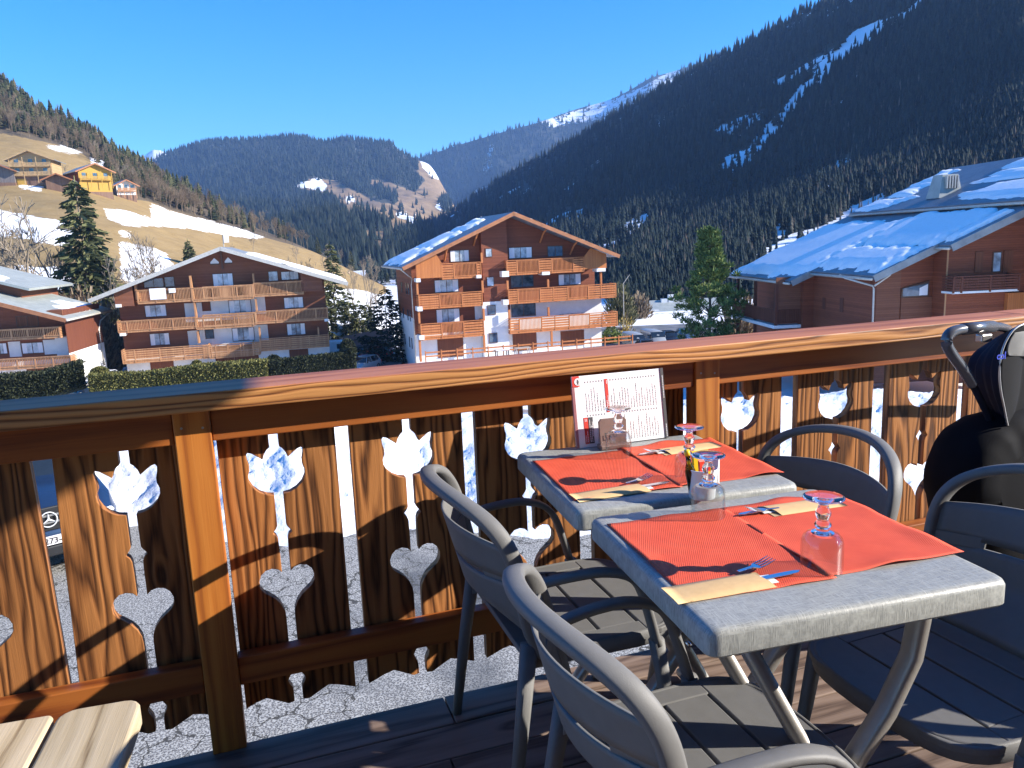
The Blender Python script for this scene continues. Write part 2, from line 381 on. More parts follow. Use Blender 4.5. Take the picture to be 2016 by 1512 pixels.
# deck floor (setting)
mb = MB(); y = 2.10; k = 0
while y > -3.2:
    w = 0.138
    cuts = [-4.5] + sorted([random.uniform(-3, -1), 0.452 if k == 0 else random.uniform(0.2, 1.8), random.uniform(2.6, 4)]) + [6.5]
    for a, b in zip(cuts[:-1], cuts[1:]): mb.box(a+0.002, b-0.002, y-w, y, -0.03, 0.0+random.uniform(-0.001, 0.001))
    y -= w+0.006; k += 1
mb.build('terrace_floor', M['deck_wood'], bevel=0.003)['kind'] = 'structure'
mb = MB(); mb.box(-4.5, 6.5, 2.045, 2.085, -0.25, -0.034); mb.box(-4.5, 6.5, -3.2, 2.04, -0.33, -0.27)
for x in np.arange(-4.2, 6.4, 1.5):
    mb.box(x-0.06, x+0.06, 1.9, 2.02, -2.7, -0.34)
mb.build('terrace_substructure', M['deck_wood'])['kind'] = 'structure'

rail = thing('terrace_railing', 'brown wooden terrace railing with tulip and heart cut-outs in its boards', 'railing', (0, 2.073, 0))
def rp(m_, name, mat, loc, bevel=0.0): return m_.build(name, mat, rail, bevel=bevel, loc=loc)
for a, b in ((-4.4, 2.664), (2.669, 6.4)):
    h = MB().box(a, b, -0.062, 0.112, 0.9635, 1.0115); h.mi = [0, 1, 0, 0, 0, 0]; rp(h, 'handrail', (M['rail_wood_x'], M['rail_top']), (0, 0, 0), 0.004)
POSTS = [-1.67, -0.158, 1.3535, 2.865, 4.38]
for i, px_ in enumerate(POSTS):
    p = rp(MB().box(-0.044, 0.044, 0.0, 0.058, 0.0, 0.963), 'post', M['post_wood'], (px_, 0, 0), 0.003)
    if i in (1, 2):
        for sx in (-0.025, 0.025):
            s_ = MB(); s_.cyl((sx, 0.0015, 0.915-0.004*(sx > 0)), (sx, -0.0012, 0.915-0.004*(sx > 0)), 0.0032, 8)
            s_.build('screw', M['tube'], p)
bays = list(zip([-3.2]+POSTS, POSTS+[5.9]))
for a, b in bays:
    rp(MB().box(a+0.045, b-0.045, 0.007, 0.055, 0.872, 0.962), 'top_rail', M['top_wood'], (0, 0, 0), 0.003)
    rp(MB().box(a+0.045, b-0.045, 0.010, 0.055, 0.182, 0.262), 'bottom_rail', M['top_wood'], (0, 0, 0), 0.003)
BOARD = [(.0125,.93),(.0125,.824),(.020,.818),(.028,.806),(.033,.7915),(.045,.801),(.060,.812),(.070,.8155),(.0745,.809),(.073,.795),(.069,.779),
 (.0695,.765),(.0745,.750),(.0735,.735),(.064,.716),(.048,.701),(.030,.692),(.012,.689),(.012,.600),(.016,.592),(.0245,.5815),(.0245,.578),(.017,.571),
 (.013,.560),(.012,.53),(.012,.464),(.022,.474),(.038,.4785),(.055,.475),(.068,.463),(.0745,.446),(.0735,.428),(.065,.413),(.050,.401),(.035,.388),
 (.022,.370),(.014,.350),(.012,.33),(.012,.158),(.018,.147),(.024,.137),(.022,.127),(.014,.112),(.012,.10),(.012,.068),(.030,.066),(.060,.082),(.087,.096),
 (.115,.089),(.14,.079)]
def picket(cx, side, outer=0.163, rnd=0.0, bot=None):
    pts = [(side*u, z + (rnd if z < 0.1 else 0)) for u, z in BOARD] + [(side*(bot or outer), .070+rnd), (side*outer, .93)]
    if side > 0: pts = pts[::-1]
    rp(MB().prism(pts, 0.0, 0.028), 'picket', M['picket_wood'], (cx, 0.062+random.uniform(0, 0.003), 0), 0.0015)
TUL = [-2.22, -1.84, -1.46, -1.085, -0.708, -0.332, 0.036, 0.401, 0.767, 1.142, 1.522, 1.914, 2.312, 2.69, 3.07, 3.45, 3.83, 4.21, 4.59, 4.97, 5.35]
for cx in TUL:
    for s_ in (-1, 1):
        out = 0.163; bt_ = None
        if abs(cx-0.036) < 1e-6 and s_ < 0: out = 0.144
        if abs(cx+0.332) < 1e-6 and s_ < 0: out, bt_ = 0.158, .180
        if abs(cx+0.708) < 1e-6 and s_ > 0: out, bt_ = 0.166, .181
        picket(cx, s_, out, random.uniform(-0.004, 0.004), bt_)

# pale bench of thick planks at the left
bn = thing('plank_bench', 'pale weathered bench top of thick rounded planks beside the railing', 'bench', (-0.28, 1.62, 0), R(-4))
def plank(x0, x1, y0, y1, z0, z1, r_=0.03):
    pts = []
    for cx, cy, a0 in ((x1-r_, y1-r_, 0), (x0+r_, y1-r_, 90)):
        for t in range(5): a = R(a0+t*22.5); pts.append((cx+r_*math.cos(a), cy+r_*math.sin(a)))
    pts += [(x0, y0), (x1, y0)]
    return MB().prism(pts, z0, z1, 'xy')
for i, (a, b) in enumerate(((-0.155, 0.0), (-0.318, -0.163), (-0.48, -0.326))):
    plank(a, b, -1.6, 0.02-i*0.006, 0.405, 0.45, 0.035 if i == 0 else 0.014).build('plank', M['bench_wood'], bn, bevel=0.006)
MB().box(-0.46, -0.02, -0.16, -0.10, 0.33, 0.403).build('crossbar', M['bench_wood'], bn, bevel=0.004)
for x in (-0.44, -0.10):
    for y_ in (-0.17, -1.4): MB().box(x, x+0.055, y_, y_+0.07, 0, 0.33 if y_ > -1 else 0.403).build('leg', M['bench_wood'], bn, bevel=0.004)

# ------------------------------------------------------------------ chairs
def back_x(z, u): return -0.172 - max(0, z-0.43)*0.26 - 0.078*(1-u*u)*min(1, max(0, (z-.40)/.12)) + .02*max(0, (.50-z)/.08)**2
def make_chair(label, loc, rz, sc=1.0):
    t = thing('terrace_chair', label, 'chair', loc, rz, 'grey resin armchairs round the tables', sc)
    m = M['chair_resin']
    # back frame: one loop running up one side, over the top and down the other
    ctrl = [(-.98, .42), (-1.0, .52), (-1.04, .60), (-1.05, .66), (-1.02, .705), (-.93, .742), (-.78, .768), (-.55, .788), (-.28, .798), (0, .801)]
    ctrl = ctrl + [(-a, b) for a, b in ctrl[-2::-1]]
    def smooth(pts, it=2):
        for _ in range(it):
            q = [pts[0]]
            for a, b in zip(pts[:-1], pts[1:]): q += [tuple(.75*i+.25*j for i, j in zip(a, b)), tuple(.25*i+.75*j for i, j in zip(a, b))]
            pts = q+[pts[-1]]
        return pts
    path = [(back_x(z, u), u*0.235, z) for u, z in smooth(ctrl)]
    MB().sweep(path, 0.026, 0.040, up=(1, 0, 0), n=12).build('back_frame', m, t, True)
    def strip(lo, hi, nu=24, nv=5, th=0.007, off=0.004):
        b = MB(); v = []; f = []
        for sgn in (0, 1):
            for j in range(nv+1):
                for i in range(nu+1):
                    u = -0.99+1.98*i/nu; z = lo(u)+(hi(u)-lo(u))*j/nv
                    v.append((back_x(z, u)+off+sgn*th, u*0.235, z))
        n1 = (nu+1)*(nv+1)
        for j in range(nv):
            for i in range(nu):
                a = j*(nu+1)+i; q = (a, a+1, a+nu+2, a+nu+1)
                f.append(q[::-1]); f.append(tuple(n1+k_ for k_ in q))
        for i in range(nu):
            a = i; f.append((a, a+1, n1+a+1, n1+a)); a = nv*(nu+1)+i; f.append((a+1, a, n1+a, n1+a+1))
        for j in range(nv):
            a = j*(nu+1); f.append((a+nu+1, a, n1+a, n1+a+nu+1)); a += nu; f.append((a, a+nu+1, n1+a+nu+1, n1+a))
        return b.add(v, f)
    strip(lambda u: .612-.006*(1-u*u), lambda u: .688+.016*(1-u*u)).build('back_panel', m, t, True)
    # lower panel with the narrow slit above it (slit is short of the sides)
    strip(lambda u: .425, lambda u: .597-.006*(1-u*u), nv=12).build('back_panel', m, t, True)
    for s_ in (-1, 1):
        lnk = MB()
        for uu in (.58,): 
            lnk.add([(back_x(.594, s_*uu)+.005, s_*uu*.235, .592), (back_x(.618, s_*uu)+.005, s_*uu*.235, .618), (back_x(.618, s_)+.005, s_*.232, .618), (back_x(.592, s_)+.005, s_*.232, .592),
                     (back_x(.594, s_*uu)+.010, s_*uu*.235, .592), (back_x(.618, s_*uu)+.010, s_*uu*.235, .618), (back_x(.618, s_)+.010, s_*.232, .618), (back_x(.592, s_)+.010, s_*.232, .592)],
                    [(0,1,2,3),(7,6,5,4),(0,4,5,1),(1,5,6,2),(2,6,7,3),(3,7,4,0)])
        fix_normals(lnk.build('back_joint', m, t))
    # seat: cross slats inside a rim
    def arc(cx, cy, r_, a0, a1, n=6): return [(cx+r_*math.cos(R(a0+(a1-a0)*i/n)), cy+r_*math.sin(R(a0+(a1-a0)*i/n))) for i in range(n+1)]
    seat = MB(); z0, z1 = .404, .420
    front = [(.118, -.228)] + arc(.135, -.130, .10, -80, -8) + [(.241, 0)] + arc(.135, .130, .10, 8, 80) + [(.118, .228)]
    seat.prism(front, z0, z1, 'xy')
    for s_ in (-1, 1): seat.box(-.20, .118, min(s_*.175, s_*.228), max(s_*.175, s_*.228), z0, z1)
    for a, b in ((.012, .111), (-.095, .005), (-.20, -.102)): seat.box(a, b, -.175, .175, z0-.001, z1-.001)
    seat.build('seat', m, t, bevel=0.003)
    rim = [(-.20, -.215), (.0, -.222), (.12, -.225), (.175, -.210), (.215, -.170), (.234, -.10), (.239, 0)]
    rim = smooth(rim + [(a, -b) for a, b in rim[-2::-1]], 1)
    MB().sweep([(a, b, .401) for a, b in rim], 0.016, 0.044, n=8).build('seat_rim', m, t, True)
    for s_ in (-1, 1):
        arm = [(-.228, s_*.240, .590), (-.18, s_*.256, .604), (-.12, s_*.264, .612), (-.05, s_*.268, .614), (-.02, s_*.268, .611), (.025, s_*.268, .600), (.058, s_*.267, .578), (.080, s_*.266, .545),
               (.100, s_*.263, .48), (.122, s_*.258, .40)]
        arm = smooth(arm, 1); nA = len(arm)
        MB().sweep(arm, [0.019]*nA, [0.026 + 0.013*math.sin(min(1, i/(nA*0.6))*math.pi*0.5) for i in range(nA)], up=(0, 1, 0), n=12).build('armrest', m, t, True)
        MB().sweep([(.121, s_*.258, .41), (.152, s_*.262, .22), (.200, s_*.264, 0.0)], [.036, .031, .024], [.036, .030, .024], up=(0, 1, 0), n=10).build('leg', m, t, True)
        MB().sweep([(-.190, s_*.226, .45), (-.222, s_*.242, .25), (-.258, s_*.250, 0.0)], [.042, .034, .025], [.032, .028, .024], up=(0, 1, 0), n=10).build('leg', m, t, True)
    return t
make_chair('grey armchair nearest the camera, its back to the lower left of the front table', (.712, 1.085, 0), R(0), .98)
make_chair('grey armchair left of the back table, standing close against the railing', (.722, 1.755, 0), R(0), .99)
make_chair('grey armchair right of the back table, facing left in front of the railing', (1.28, 1.695, 0), R(186), .96)
make_chair('grey armchair at the right edge, its sunlit seat under the front table', (1.345, 1.135, 0), R(182), .985)

make_chair('unseen grey armchair added right of the view to shade the sunlit seat', (2.02, .93, 0), R(4), .98)  # unseen chair, added so that its shadow falls across the seat
make_chair('unseen grey armchair added right of the view for its shadow, nearer the camera', (1.98, .25, 0), R(-5), .98)  # another unseen chair, added to darken the deck with its shadow
# ------------------------------------------------------------------ tables
TZ = 0.755; TR = R(-4.7)
def rrect(w, d, r_, n=5):
    pts = []
    for cx, cy, a0 in ((w/2-r_, d/2-r_, 0), (-w/2+r_, d/2-r_, 90), (-w/2+r_, -d/2+r_, 180), (w/2-r_, -d/2+r_, 270)):
        for i in range(n+1): a = R(a0+90*i/n); pts.append((cx+r_*math.cos(a), cy+r_*math.sin(a)))
    return pts
def make_table(label, loc):
    t = thing('folding_table', label, 'table', loc, TR, 'square grey folding tables')
    v = []; f = []
    prof = [(-.030, -.006), (-.003, -.006), (0.0, -.002), (0.0, .030), (-.003, .0365), (-.008, .0403), (-.014, .0415), (-.03, .0415)]
    n = None
    for inset, z in prof:
        ring = rrect(.56+2*inset, .53+2*inset, .022+inset*0.3 if inset > -.02 else .010); n = len(ring)
        v += [(a, b, TZ-.0415+z) for a, b in ring]
    for i in range(len(prof)-1):
        for k_ in range(n): k2 = (k_+1) % n; f.append((i*n+k_, i*n+k2, (i+1)*n+k2, (i+1)*n+k_))
    f.append(tuple(range((len(prof)-1)*n, len(prof)*n))); f.append(tuple(range(n-1, -1, -1)))
    o = MB().add(v, f).build('tabletop', M['laminate'], t); 
    fix_normals(o)
    for p in o.data.polygons: p.use_smooth = p.area < 0.05
    o.modifiers.new('e', 'EDGE_SPLIT').split_angle = R(34)
    m = M['tube']
    for s_ in (-1, 1):
        ya = s_*.105
        # straight tube one way, bowed tube the other way, pinned where they cross
        MB().sweep([(-.17, ya, .712), (.19, ya, .05), (.205, ya, .018)], [.030]*3, [.042]*3, up=(0, 1, 0), n=12).build('leg', m, t, True)
        bow = [(.20, ya*1.45, .712), (.205, ya*1.45, .66), (.19, ya*1.45, .57), (.14, ya*1.45, .47), (.06, ya*1.45, .36), (-.05, ya*1.45, .22), (-.15, ya*1.45, .09), (-.19, ya*1.45, .018)]
        MB().sweep(bow, [.030]*8, [.042]*8, up=(0, 1, 0), n=12).build('leg', m, t, True)
        MB().cyl((0.035, ya*1.75, .338), (0.035, ya*.85, .338), .006, 10).build('pivot_bolt', M['steel'], t, True)
    MB().sweep([(.203, -.20, .02), (.203, .20, .02)], .035, .026, n=10).build('foot_bar', m, t, True)
    MB().sweep([(-.19, -.20, .02), (-.19, .20, .02)], .035, .026, n=10).build('foot_bar', m, t, True)
    MB().box(-.20, .23, -.17, .17, .705, .7435).build('underframe', M['black'], t)
    return t
T1 = (.912, 1.169, 0); T2 = (.943, 1.733, 0)
make_table('front grey folding table with two red paper placemats', T1)
make_table('back grey folding table holding the upright menu board', T2)

make_table('unseen grey folding table added right of the view for its shadow', (2.28, .60, 0))  # unseen table, added only for the shadow it throws on the deck
def mat_sheet(label, corners, seed, group='red paper placemats'):
    """a paper sheet from 4 corner points on the table plane, slightly curled at its edges"""
    c = [Vector((p[0], p[1], 0)) for p in corners]; ctr = sum(c, Vector())/4
    t_v = []; t_f = []; n = 28
    for j in range(n+1):
        for i in range(n+1):
            a, b = i/n, j/n
            p = (c[0]*(1-a)+c[1]*a)*(1-b)+(c[3]*(1-a)+c[2]*a)*b
            e = max(abs(a-.5), abs(b-.5))*2
            z = 0.0012 + (.010 if seed in (2, 4) else .006)*max(0, e-.75)*4*max(0, mnoise.noise(Vector((a*3+seed, b*3, seed)))+.25) + .0006*max(0, mnoise.noise(Vector((a*5, b*5+seed, 2))))
            t_v.append((p.x-ctr.x, p.y-ctr.y, z))
    for j in range(n):
        for i in range(n): a = j*(n+1)+i; t_f.append((a, a+1, a+n+2, a+n+1))
    o = MB().add(t_v, t_f).build('placemat', M['red_paper'], None, True, loc=(ctr.x, ctr.y, TZ))
    so_ = o.modifiers.new('s', 'SOLIDIFY'); so_.thickness = 0.0005
    tag(o, label, 'placemat', group); return o
def tpt(T, u, v):
    c, s = math.cos(TR), math.sin(TR); return (T[0]+u*c-v*s, T[1]+u*s+v*c)
def tq(T, u0, u1, v0, v1, sh=0.0): return [tpt(T, u0, v0), tpt(T, u1, v0+sh), tpt(T, u1, v1+sh), tpt(T, u0, v1)]
mat_sheet('red placemat on the left half of the front table', tq(T1, -.262, .012, -.170, .205), 1)
mat_sheet('red placemat on the right half of the front table, curling past its edge', tq(T1, .002, .290, -.160, .205, .006), 2)
mat_sheet('red placemat on the left half of the back table', tq(T2, -.262, .010, -.195, .155), 3)
mat_sheet('red placemat on the right half of the back table', tq(T2, .004, .288, -.190, .185, .004), 4)

# ------------------------------------------------------------------ cutlery packets
def packet(label, a, b, style):
    """kraft pouch from closed end a to open end b (table-plane points), cutlery sticking out of b"""
    A, B = Vector((a[0], a[1], 0)), Vector((b[0], b[1], 0)); L = (B-A).length; ang = math.atan2(B.y-A.y, B.x-A.x)
    t = thing('cutlery_packet', label, 'cutlery packet', (A.x, A.y, TZ+.002), ang, 'kraft cutlery packets')
    w = .032
    v = []; f = []; n = 10
    for sgn in (0, 1):
        for i in range(n+1):
            x = L*i/n; hh = .0012+.0055*math.sin(min(1, i/n*1.1)*math.pi*.5)
            xo = (0.018 if (sgn == 1 and i == n) else 0)
            for yy, zf in ((-w, .12), (-w*.5, .9), (0, 1), (w*.5, .9), (w, .12)):
                v.append((x - (xo*(yy+w)/(2*w)), yy, hh*zf*(1 if sgn else .1)))
    m_ = 5; N1 = (n+1)*m_
    for sgn in (0, 1):
        for i in range(n):
            for k_ in range(m_-1):
                q = (sgn*N1+i*m_+k_, sgn*N1+(i+1)*m_+k_, sgn*N1+(i+1)*m_+k_+1, sgn*N1+i*m_+k_+1); f.append(q if sgn else q[::-1])
    for i in range(n):
        f.append((i*m_, (i+1)*m_, N1+(i+1)*m_, N1+i*m_)); f.append(((i+1)*m_+4, i*m_+4, N1+i*m_+4, N1+(i+1)*m_+4))
    f.append(tuple(list(range(0, m_)) + [N1+k_ for k_ in range(m_-1, -1, -1)]))
    MB().add(v, f).build('pouch', M['kraft'], t, True)
    nap = MB().box(L-.04, L+.012, -.020, .012, .0016, .0028); nap.build('napkin', M['napkin'], t)
    # fork
    fk = MB(); fy = .008; z = .006
    fk.sweep([(L-.03, fy, z), (L+.004, fy+.001, z+.001)], .007, .0018, n=8)
    fk.prism([(L+.002, fy-.003), (L+.010, fy-.010), (L+.016, fy-.0115), (L+.016, fy+.0115), (L+.010, fy+.010), (L+.002, fy+.003)], z, z+.0016, 'xy')
    for k_ in range(4):
        yy = fy-.0098+k_*.0065; fk.sweep([(L+.014, yy, z+.0012), (L+.030, yy, z+.004), (L+.046, yy, z+.009)], [.0032, .003, .0016], [.0018, .0018, .0012], n=6)
    fix_normals(fk.build('fork', M['steel'], t, rot=(0, 0, R(10 if style else -2))))
    kn = MB(); ky = -.012
    pts = [(L-.03, ky-.005), (L+.04, ky-.0055), (L+.062, ky-.003), (L+.070, ky+.003), (L+.058, ky+.007), (L+.03, ky+.0075), (L-.03, ky+.006)]
    kn.prism(pts, .0042, .0054, 'xy'); kn.build('knife', M['steel'], t, rot=(0, 0, R(3)), bevel=.0004)
    return t
g = lambda x, y: onz(x, y, TZ+.004)[:2]
packet('kraft cutlery packet at the near left corner of the front table', g(1318, 1171), g(1508, 1139), 1)
packet('kraft cutlery packet on the back edge of the front table', g(1650, 985), g(1508, 1006), 0)
packet('kraft cutlery packet at the front left of the back table, striped by shadow', g(1130, 979), g(1270, 958), 1)
packet('kraft cutlery packet at the far right of the back table', g(1412, 873), g(1299, 890), 0)

# ------------------------------------------------------------------ upturned stem glasses
GL = [(0, .067), (.018, .0655), (.028, .061), (.0325, .054), (.0335, .045), (.0336, .020), (.0337, .003), (.0338, .0008), (.0343, .0), (.0350, .0), (.0355, .0008), (.0356, .003), (.0356, .020), (.0356, .042), (.0352, .052), (.0325, .060), (.026, .0665),
      (.015, .071), (.0095, .0735), (.0100, .0765), (.0135, .080), (.0145, .0835), (.0120, .087), (.0090, .090), (.0105, .095), (.0130, .101), (.0128, .107),
      (.0095, .113), (.0080, .118), (.0090, .1225), (.016, .1265), (.030, .1295), (.0345, .131), (.0350, .1325), (.033, .1335), (.015, .1318), (0, .131)]
def wineglass(label, p):
    o = MB().lathe(GL, 40).build('wine_glass', (M['glass'], M['thin_glass']), None, True, loc=(p[0], p[1], TZ+.0018)); fix_normals(o)
    for q in o.data.polygons:
        if q.center.z < .0645: q.material_index = 1
    return tag(o, label, 'glass', 'upturned wine glasses')
wineglass('upturned stem glass at the front right of the front table', onz(1617, 1122, TZ))
wineglass('upturned stem glass in front of the white sauce pot', onz(1394, 1016, TZ))
wineglass('upturned stem glass standing before the menu board', onz(1218, 898, TZ))
wineglass('upturned stem glass beside the oil bottle behind the sauce pot', onz(1357, 946, TZ))

# ------------------------------------------------------------------ sauce pot, oil flask, sachets
pp = onz(1382, 979, TZ)
pot = thing('sauce_pot', 'small white pot of condiments between the two tables', 'pot', (pp[0], pp[1], TZ))
M['white_metal'] = plain('white_enamel', (0.75, 0.75, 0.76), 0.35, var=0.03)
fix_normals(MB().lathe([(0, 0), (.027, 0), (.029, .002), (.0345, .068), (.036, .070), (.0345, .071), (.033, .069), (.0275, .004), (0, .004)], 32).build('bucket', M['white_metal'], pot, True))
M['oil'] = glassmat('olive_oil_glass', (0.55, 0.38, 0.02), 0.05, 1.45)
M['yellow'] = plain('yellow_foil', (0.85, 0.55, 0.02), 0.35, var=0.05)
M['red'] = plain('red_foil', (0.60, 0.03, 0.01), 0.35, var=0.05)
M['paper'] = plain('white_card', (0.80, 0.78, 0.80), 0.6, var=0.02)
bt = thing('oil_bottle', 'small dark green oil bottle leaning in the white pot', 'bottle', (pp[0]-.016, pp[1]+.008, TZ+.012), 0)
bt.rotation_euler = (R(6), R(-14), 0)
fix_normals(MB().lathe([(0, 0), (.011, 0), (.012, .002), (.012, .055), (.009, .068), (.0055, .078), (.0055, .096), (0, .096)], 20).build('bottle_body', M['oil'], bt, True))
fix_normals(MB().lathe([(0, .0965), (.0065, .0965), (.0065, .108), (0, .108)], 16).build('cap', M['yellow'], bt, True))
def sachet(mat, label, dx, dy, z, w, h, ang, tilt):
    o = MB().add([(-w/2, 0, 0), (w/2, 0, 0), (w/2, 0, h), (-w/2, 0, h), (-w*.42, -.003, h*.1), (w*.42, -.003, h*.1), (w*.42, -.003, h*.9), (-w*.42, -.003, h*.9)],
        [(0, 1, 5, 4), (1, 2, 6, 5), (2, 3, 7, 6), (3, 0, 4, 7), (4, 5, 6, 7), (3, 2, 1, 0)]).build('sauce_sachet', mat, None, loc=(pp[0]+dx, pp[1]+dy, TZ+z), rot=(R(tilt), 0, R(ang)))
    fix_normals(o); return tag(o, label, 'sachet', 'sauce sachets in the white pot')
sachet(M['yellow'], 'yellow sauce sachet standing tallest in the white pot', .008, .014, .036, .042, .068, -6, -8)
sachet(M['red'], 'red sauce sachet at the front of the white pot', .004, -.004, .038, .030, .052, 5, -6)
sachet(M['paper'], 'white paper sachet leaning out of the pot to the right', .026, -.006, .030, .026, .066, -35, -4)

# ------------------------------------------------------------------ menu board and its holder
def text_mesh(name, s, size, mat, parent, loc, rot, bold=0.0, align='LEFT', ext=0.0002):
    cu = bpy.data.curves.new(name, 'FONT'); cu.body = s; cu.size = size; cu.extrude = ext; cu.offset = bold; cu.align_x = align; cu.resolution_u = 2
    ob = bpy.data.objects.new(name, cu); COL.objects.link(ob); bpy.context.view_layer.update()
    me = bpy.data.meshes.new_from_object(ob.evaluated_get(bpy.context.evaluated_depsgraph_get())); me.name = name
    bpy.data.objects.remove(ob); bpy.data.curves.remove(cu)
    me.materials.clear(); me.materials.append(mat)
    o = bpy.data.objects.new(name, me); COL.objects.link(o); o.parent = parent; o.location = loc; o.rotation_euler = rot; return o
M['ink'] = plain('dark_ink', (0.06, 0.055, 0.06), 0.6)
M['ink_grey'] = plain('grey_ink', (0.36, 0.34, 0.36), 0.6)
M['menu_red'] = plain('menu_red_print', (0.62, 0.045, 0.03), 0.5)
M['menu_edge'] = plain('menu_frame_edge', (0.30, 0.12, 0.13), 0.4)
ml = ony(1136, 872, 1.965)
menu = thing('menu_board', 'white menu board printed sideways, leaning on the railing', 'menu', (ml[0], 1.962, TZ+.003), R(-1.5))
menu.rotation_euler = (R(-9.5), 0, R(-1.5))
MW, MH = .288, .205
MB().box(0, MW, 0, .006, 0, MH).build('board', M['paper'], menu, bevel=.001)
MB().box(MW-.008, MW+.001, -.0022, .007, -.001, MH+.001).build('frame_strip', M['ink'], menu)
MB().box(-.002, .006, -.0016, .0075, 0, MH-.028).build('frame_strip', M['menu_edge'], menu)
pr = MB()
def dash(x, z0, z1, w=.0012): pr.box(x-w/2, x+w/2, -.0007, -.0001, z0, z1)
rr = random.Random(5)
for x in np.arange(.040, .268, .0088):
    if .098 < x < .112: continue
    z = .010 if not (.026 < x < .060) else .088
    for z0, span in ((z, .085-z if z < .05 else 0), (.100, .072)):
        if span <= 0: continue
        ln = rr.uniform(.35, 1)*span; zz = z0
        while zz < z0+ln: d = rr.uniform(.0022, .008); dash(x, zz, min(zz+d, z0+ln), rr.choice((.0009, .0013, .0018))); zz += d+.0014
    for zc in (.090, .186): dash(x, zc-.0022, zc+.0022, .0028)
pr.build('print_lines', M['ink_grey'], menu)
for q_ in ((.100, .110, -.0009, -.0002, .094, .190), (.026, .0385, -.0009, -.0002, .010, .085), (.0, .022, -.0023, -.0017, MH-.030, MH)): MB().box(*q_).build('red_bar', M['menu_red'], menu)
MB().box(.0395, .054, -.0009, -.0002, .010, .085).build('black_bar', M['ink'], menu)
wl = MB()
for xx, za, zb in ((.1075, .098, .142), (.103, .098, .128), (.1065, .176, .186), (.0345, .014, .046), (.0295, .014, .034), (.0345, .074, .081), (.030, .074, .081), (.0435, .014, .078), (.0485, .014, .062), (.0515, .030, .072), (MW-.0035, .004, .042), (MW-.0035, .118, .184)):
    zz = za
    while zz < zb: d = rr.uniform(.002, .006); wl.box(xx-.0009, xx+.0009, -.0028 if xx > .2 else -.0014, -.0023 if xx > .2 else -.0010, zz, min(zb, zz+d)); zz += d+.0012
wl.build('print_lines', M['paper'], menu)
MB().lathe([(0, 0), (.0105, 0), (.0105, .0006), (0, .0006)], 24).build('logo_disc', M['paper'], menu, loc=(.017, -.0026, MH-.016), rot=(R(90), 0, 0))
text_mesh('logo_lettering', 'MEA', .0075, M['ink'], menu, (.0195, -.0037, MH-.0235), (R(90), R(-90), 0), .0002)
hp = onz(1211, 884, TZ)
M['holder'] = plain('brown_holder', (0.20, 0.13, 0.11), 0.5, var=0.15, scale=20)
hold = thing('menu_holder', 'small brown slotted menu stand with engraved letters', 'menu stand', (hp[0], hp[1]+.01, TZ+.001), R(-4))
MB().box(-.045, .045, -.017, .017, 0, .014).build('base', M['holder'], hold, bevel=.004)
MB().prism([(-.040, .012), (.040, .012), (.042, .078), (.036, .086), (-.034, .086), (-.041, .078)], -.004, .005).build('plate', M['holder'], hold, bevel=.001, rot=(R(-6), 0, 0))
text_mesh('engraved_letters', 'F LU', .020, M['ink'], hold, (-.030, -.0085, .034), (R(84), 0, 0), .0003)

# ------------------------------------------------------------------ pushchair at the right edge
SY = 1.72
def sp(x, y, dy=0.0): return ony(x, y, SY+dy)
st = thing('pushchair', 'black pushchair with a silver-grey push handle by the railing', 'pushchair', tuple(sp(1960, 1240)[:2])+(0,))
O = np.array([st.location.x, st.location.y, 0.0])
def L_(pts): return [tuple(np.array(p)-O) for p in pts]
M['handle'] = plain('grey_foam_handle', (0.10, 0.105, 0.125), 0.24, 0.2, 0.05)
M['navy'] = plain('navy_fabric', (0.008, 0.010, 0.022), 0.8, var=0.3, scale=12, bump=0.1, bs=300, spec=0.2)
M['blackfab'] = plain('black_fabric', (0.005, 0.005, 0.007), 0.8, var=0.3, scale=6, bump=0.08, bs=300, spec=0.15)
M['silver'] = plain('silver_tube', (0.55, 0.54, 0.53), 0.3, 0.85, 0.05)
hpts = [sp(1915, 758), sp(1893, 722), sp(1874, 698), sp(1862, 676), sp(1866, 658), sp(1882, 650), sp(1900, 648)]
hb = [sp(1896, 648), sp(1925, 645, .02), sp(1955, 643, .04)]
hc = [sp(1955, 643, .04), sp(1975, 644, .08), sp(1990, 652, .14), sp(2010, 680, .22), sp(2040, 740, .3)]
def sm3(P, it=2):
    P = [np.array(p) for p in P]
    for _ in range(it):
        q = [P[0]]
        for a, b in zip(P[:-1], P[1:]): q += [.75*a+.25*b, .25*a+.75*b]
        P = q+[P[-1]]
    return P
MB().sweep(L_(sm3(hpts)), .032, n=12).build('push_handle', M['handle'], st, True)
MB().sweep(L_(hb), .036, n=12).build('handle_grip', M['handle'], st, True)
MB().sweep(L_(sm3(hc)), .028, n=12).build('push_handle', M['handle'], st, True)
b_ = sp(1932, 662, .02)-O
MB().box(b_[0]-.020, b_[0]+.022, b_[1]-.02, b_[1]+.005, b_[2]-.016, b_[2]+.008).build('brake_lever', M['silver'], st, bevel=.004)
MB().sweep(L_(sm3([sp(1893, 718), sp(1925, 775), sp(1960, 850), sp(1975, 905), sp(2010, 1010), sp(2060, 1180)])), .022, n=10).build('frame_tube', M['navy'], st, True)
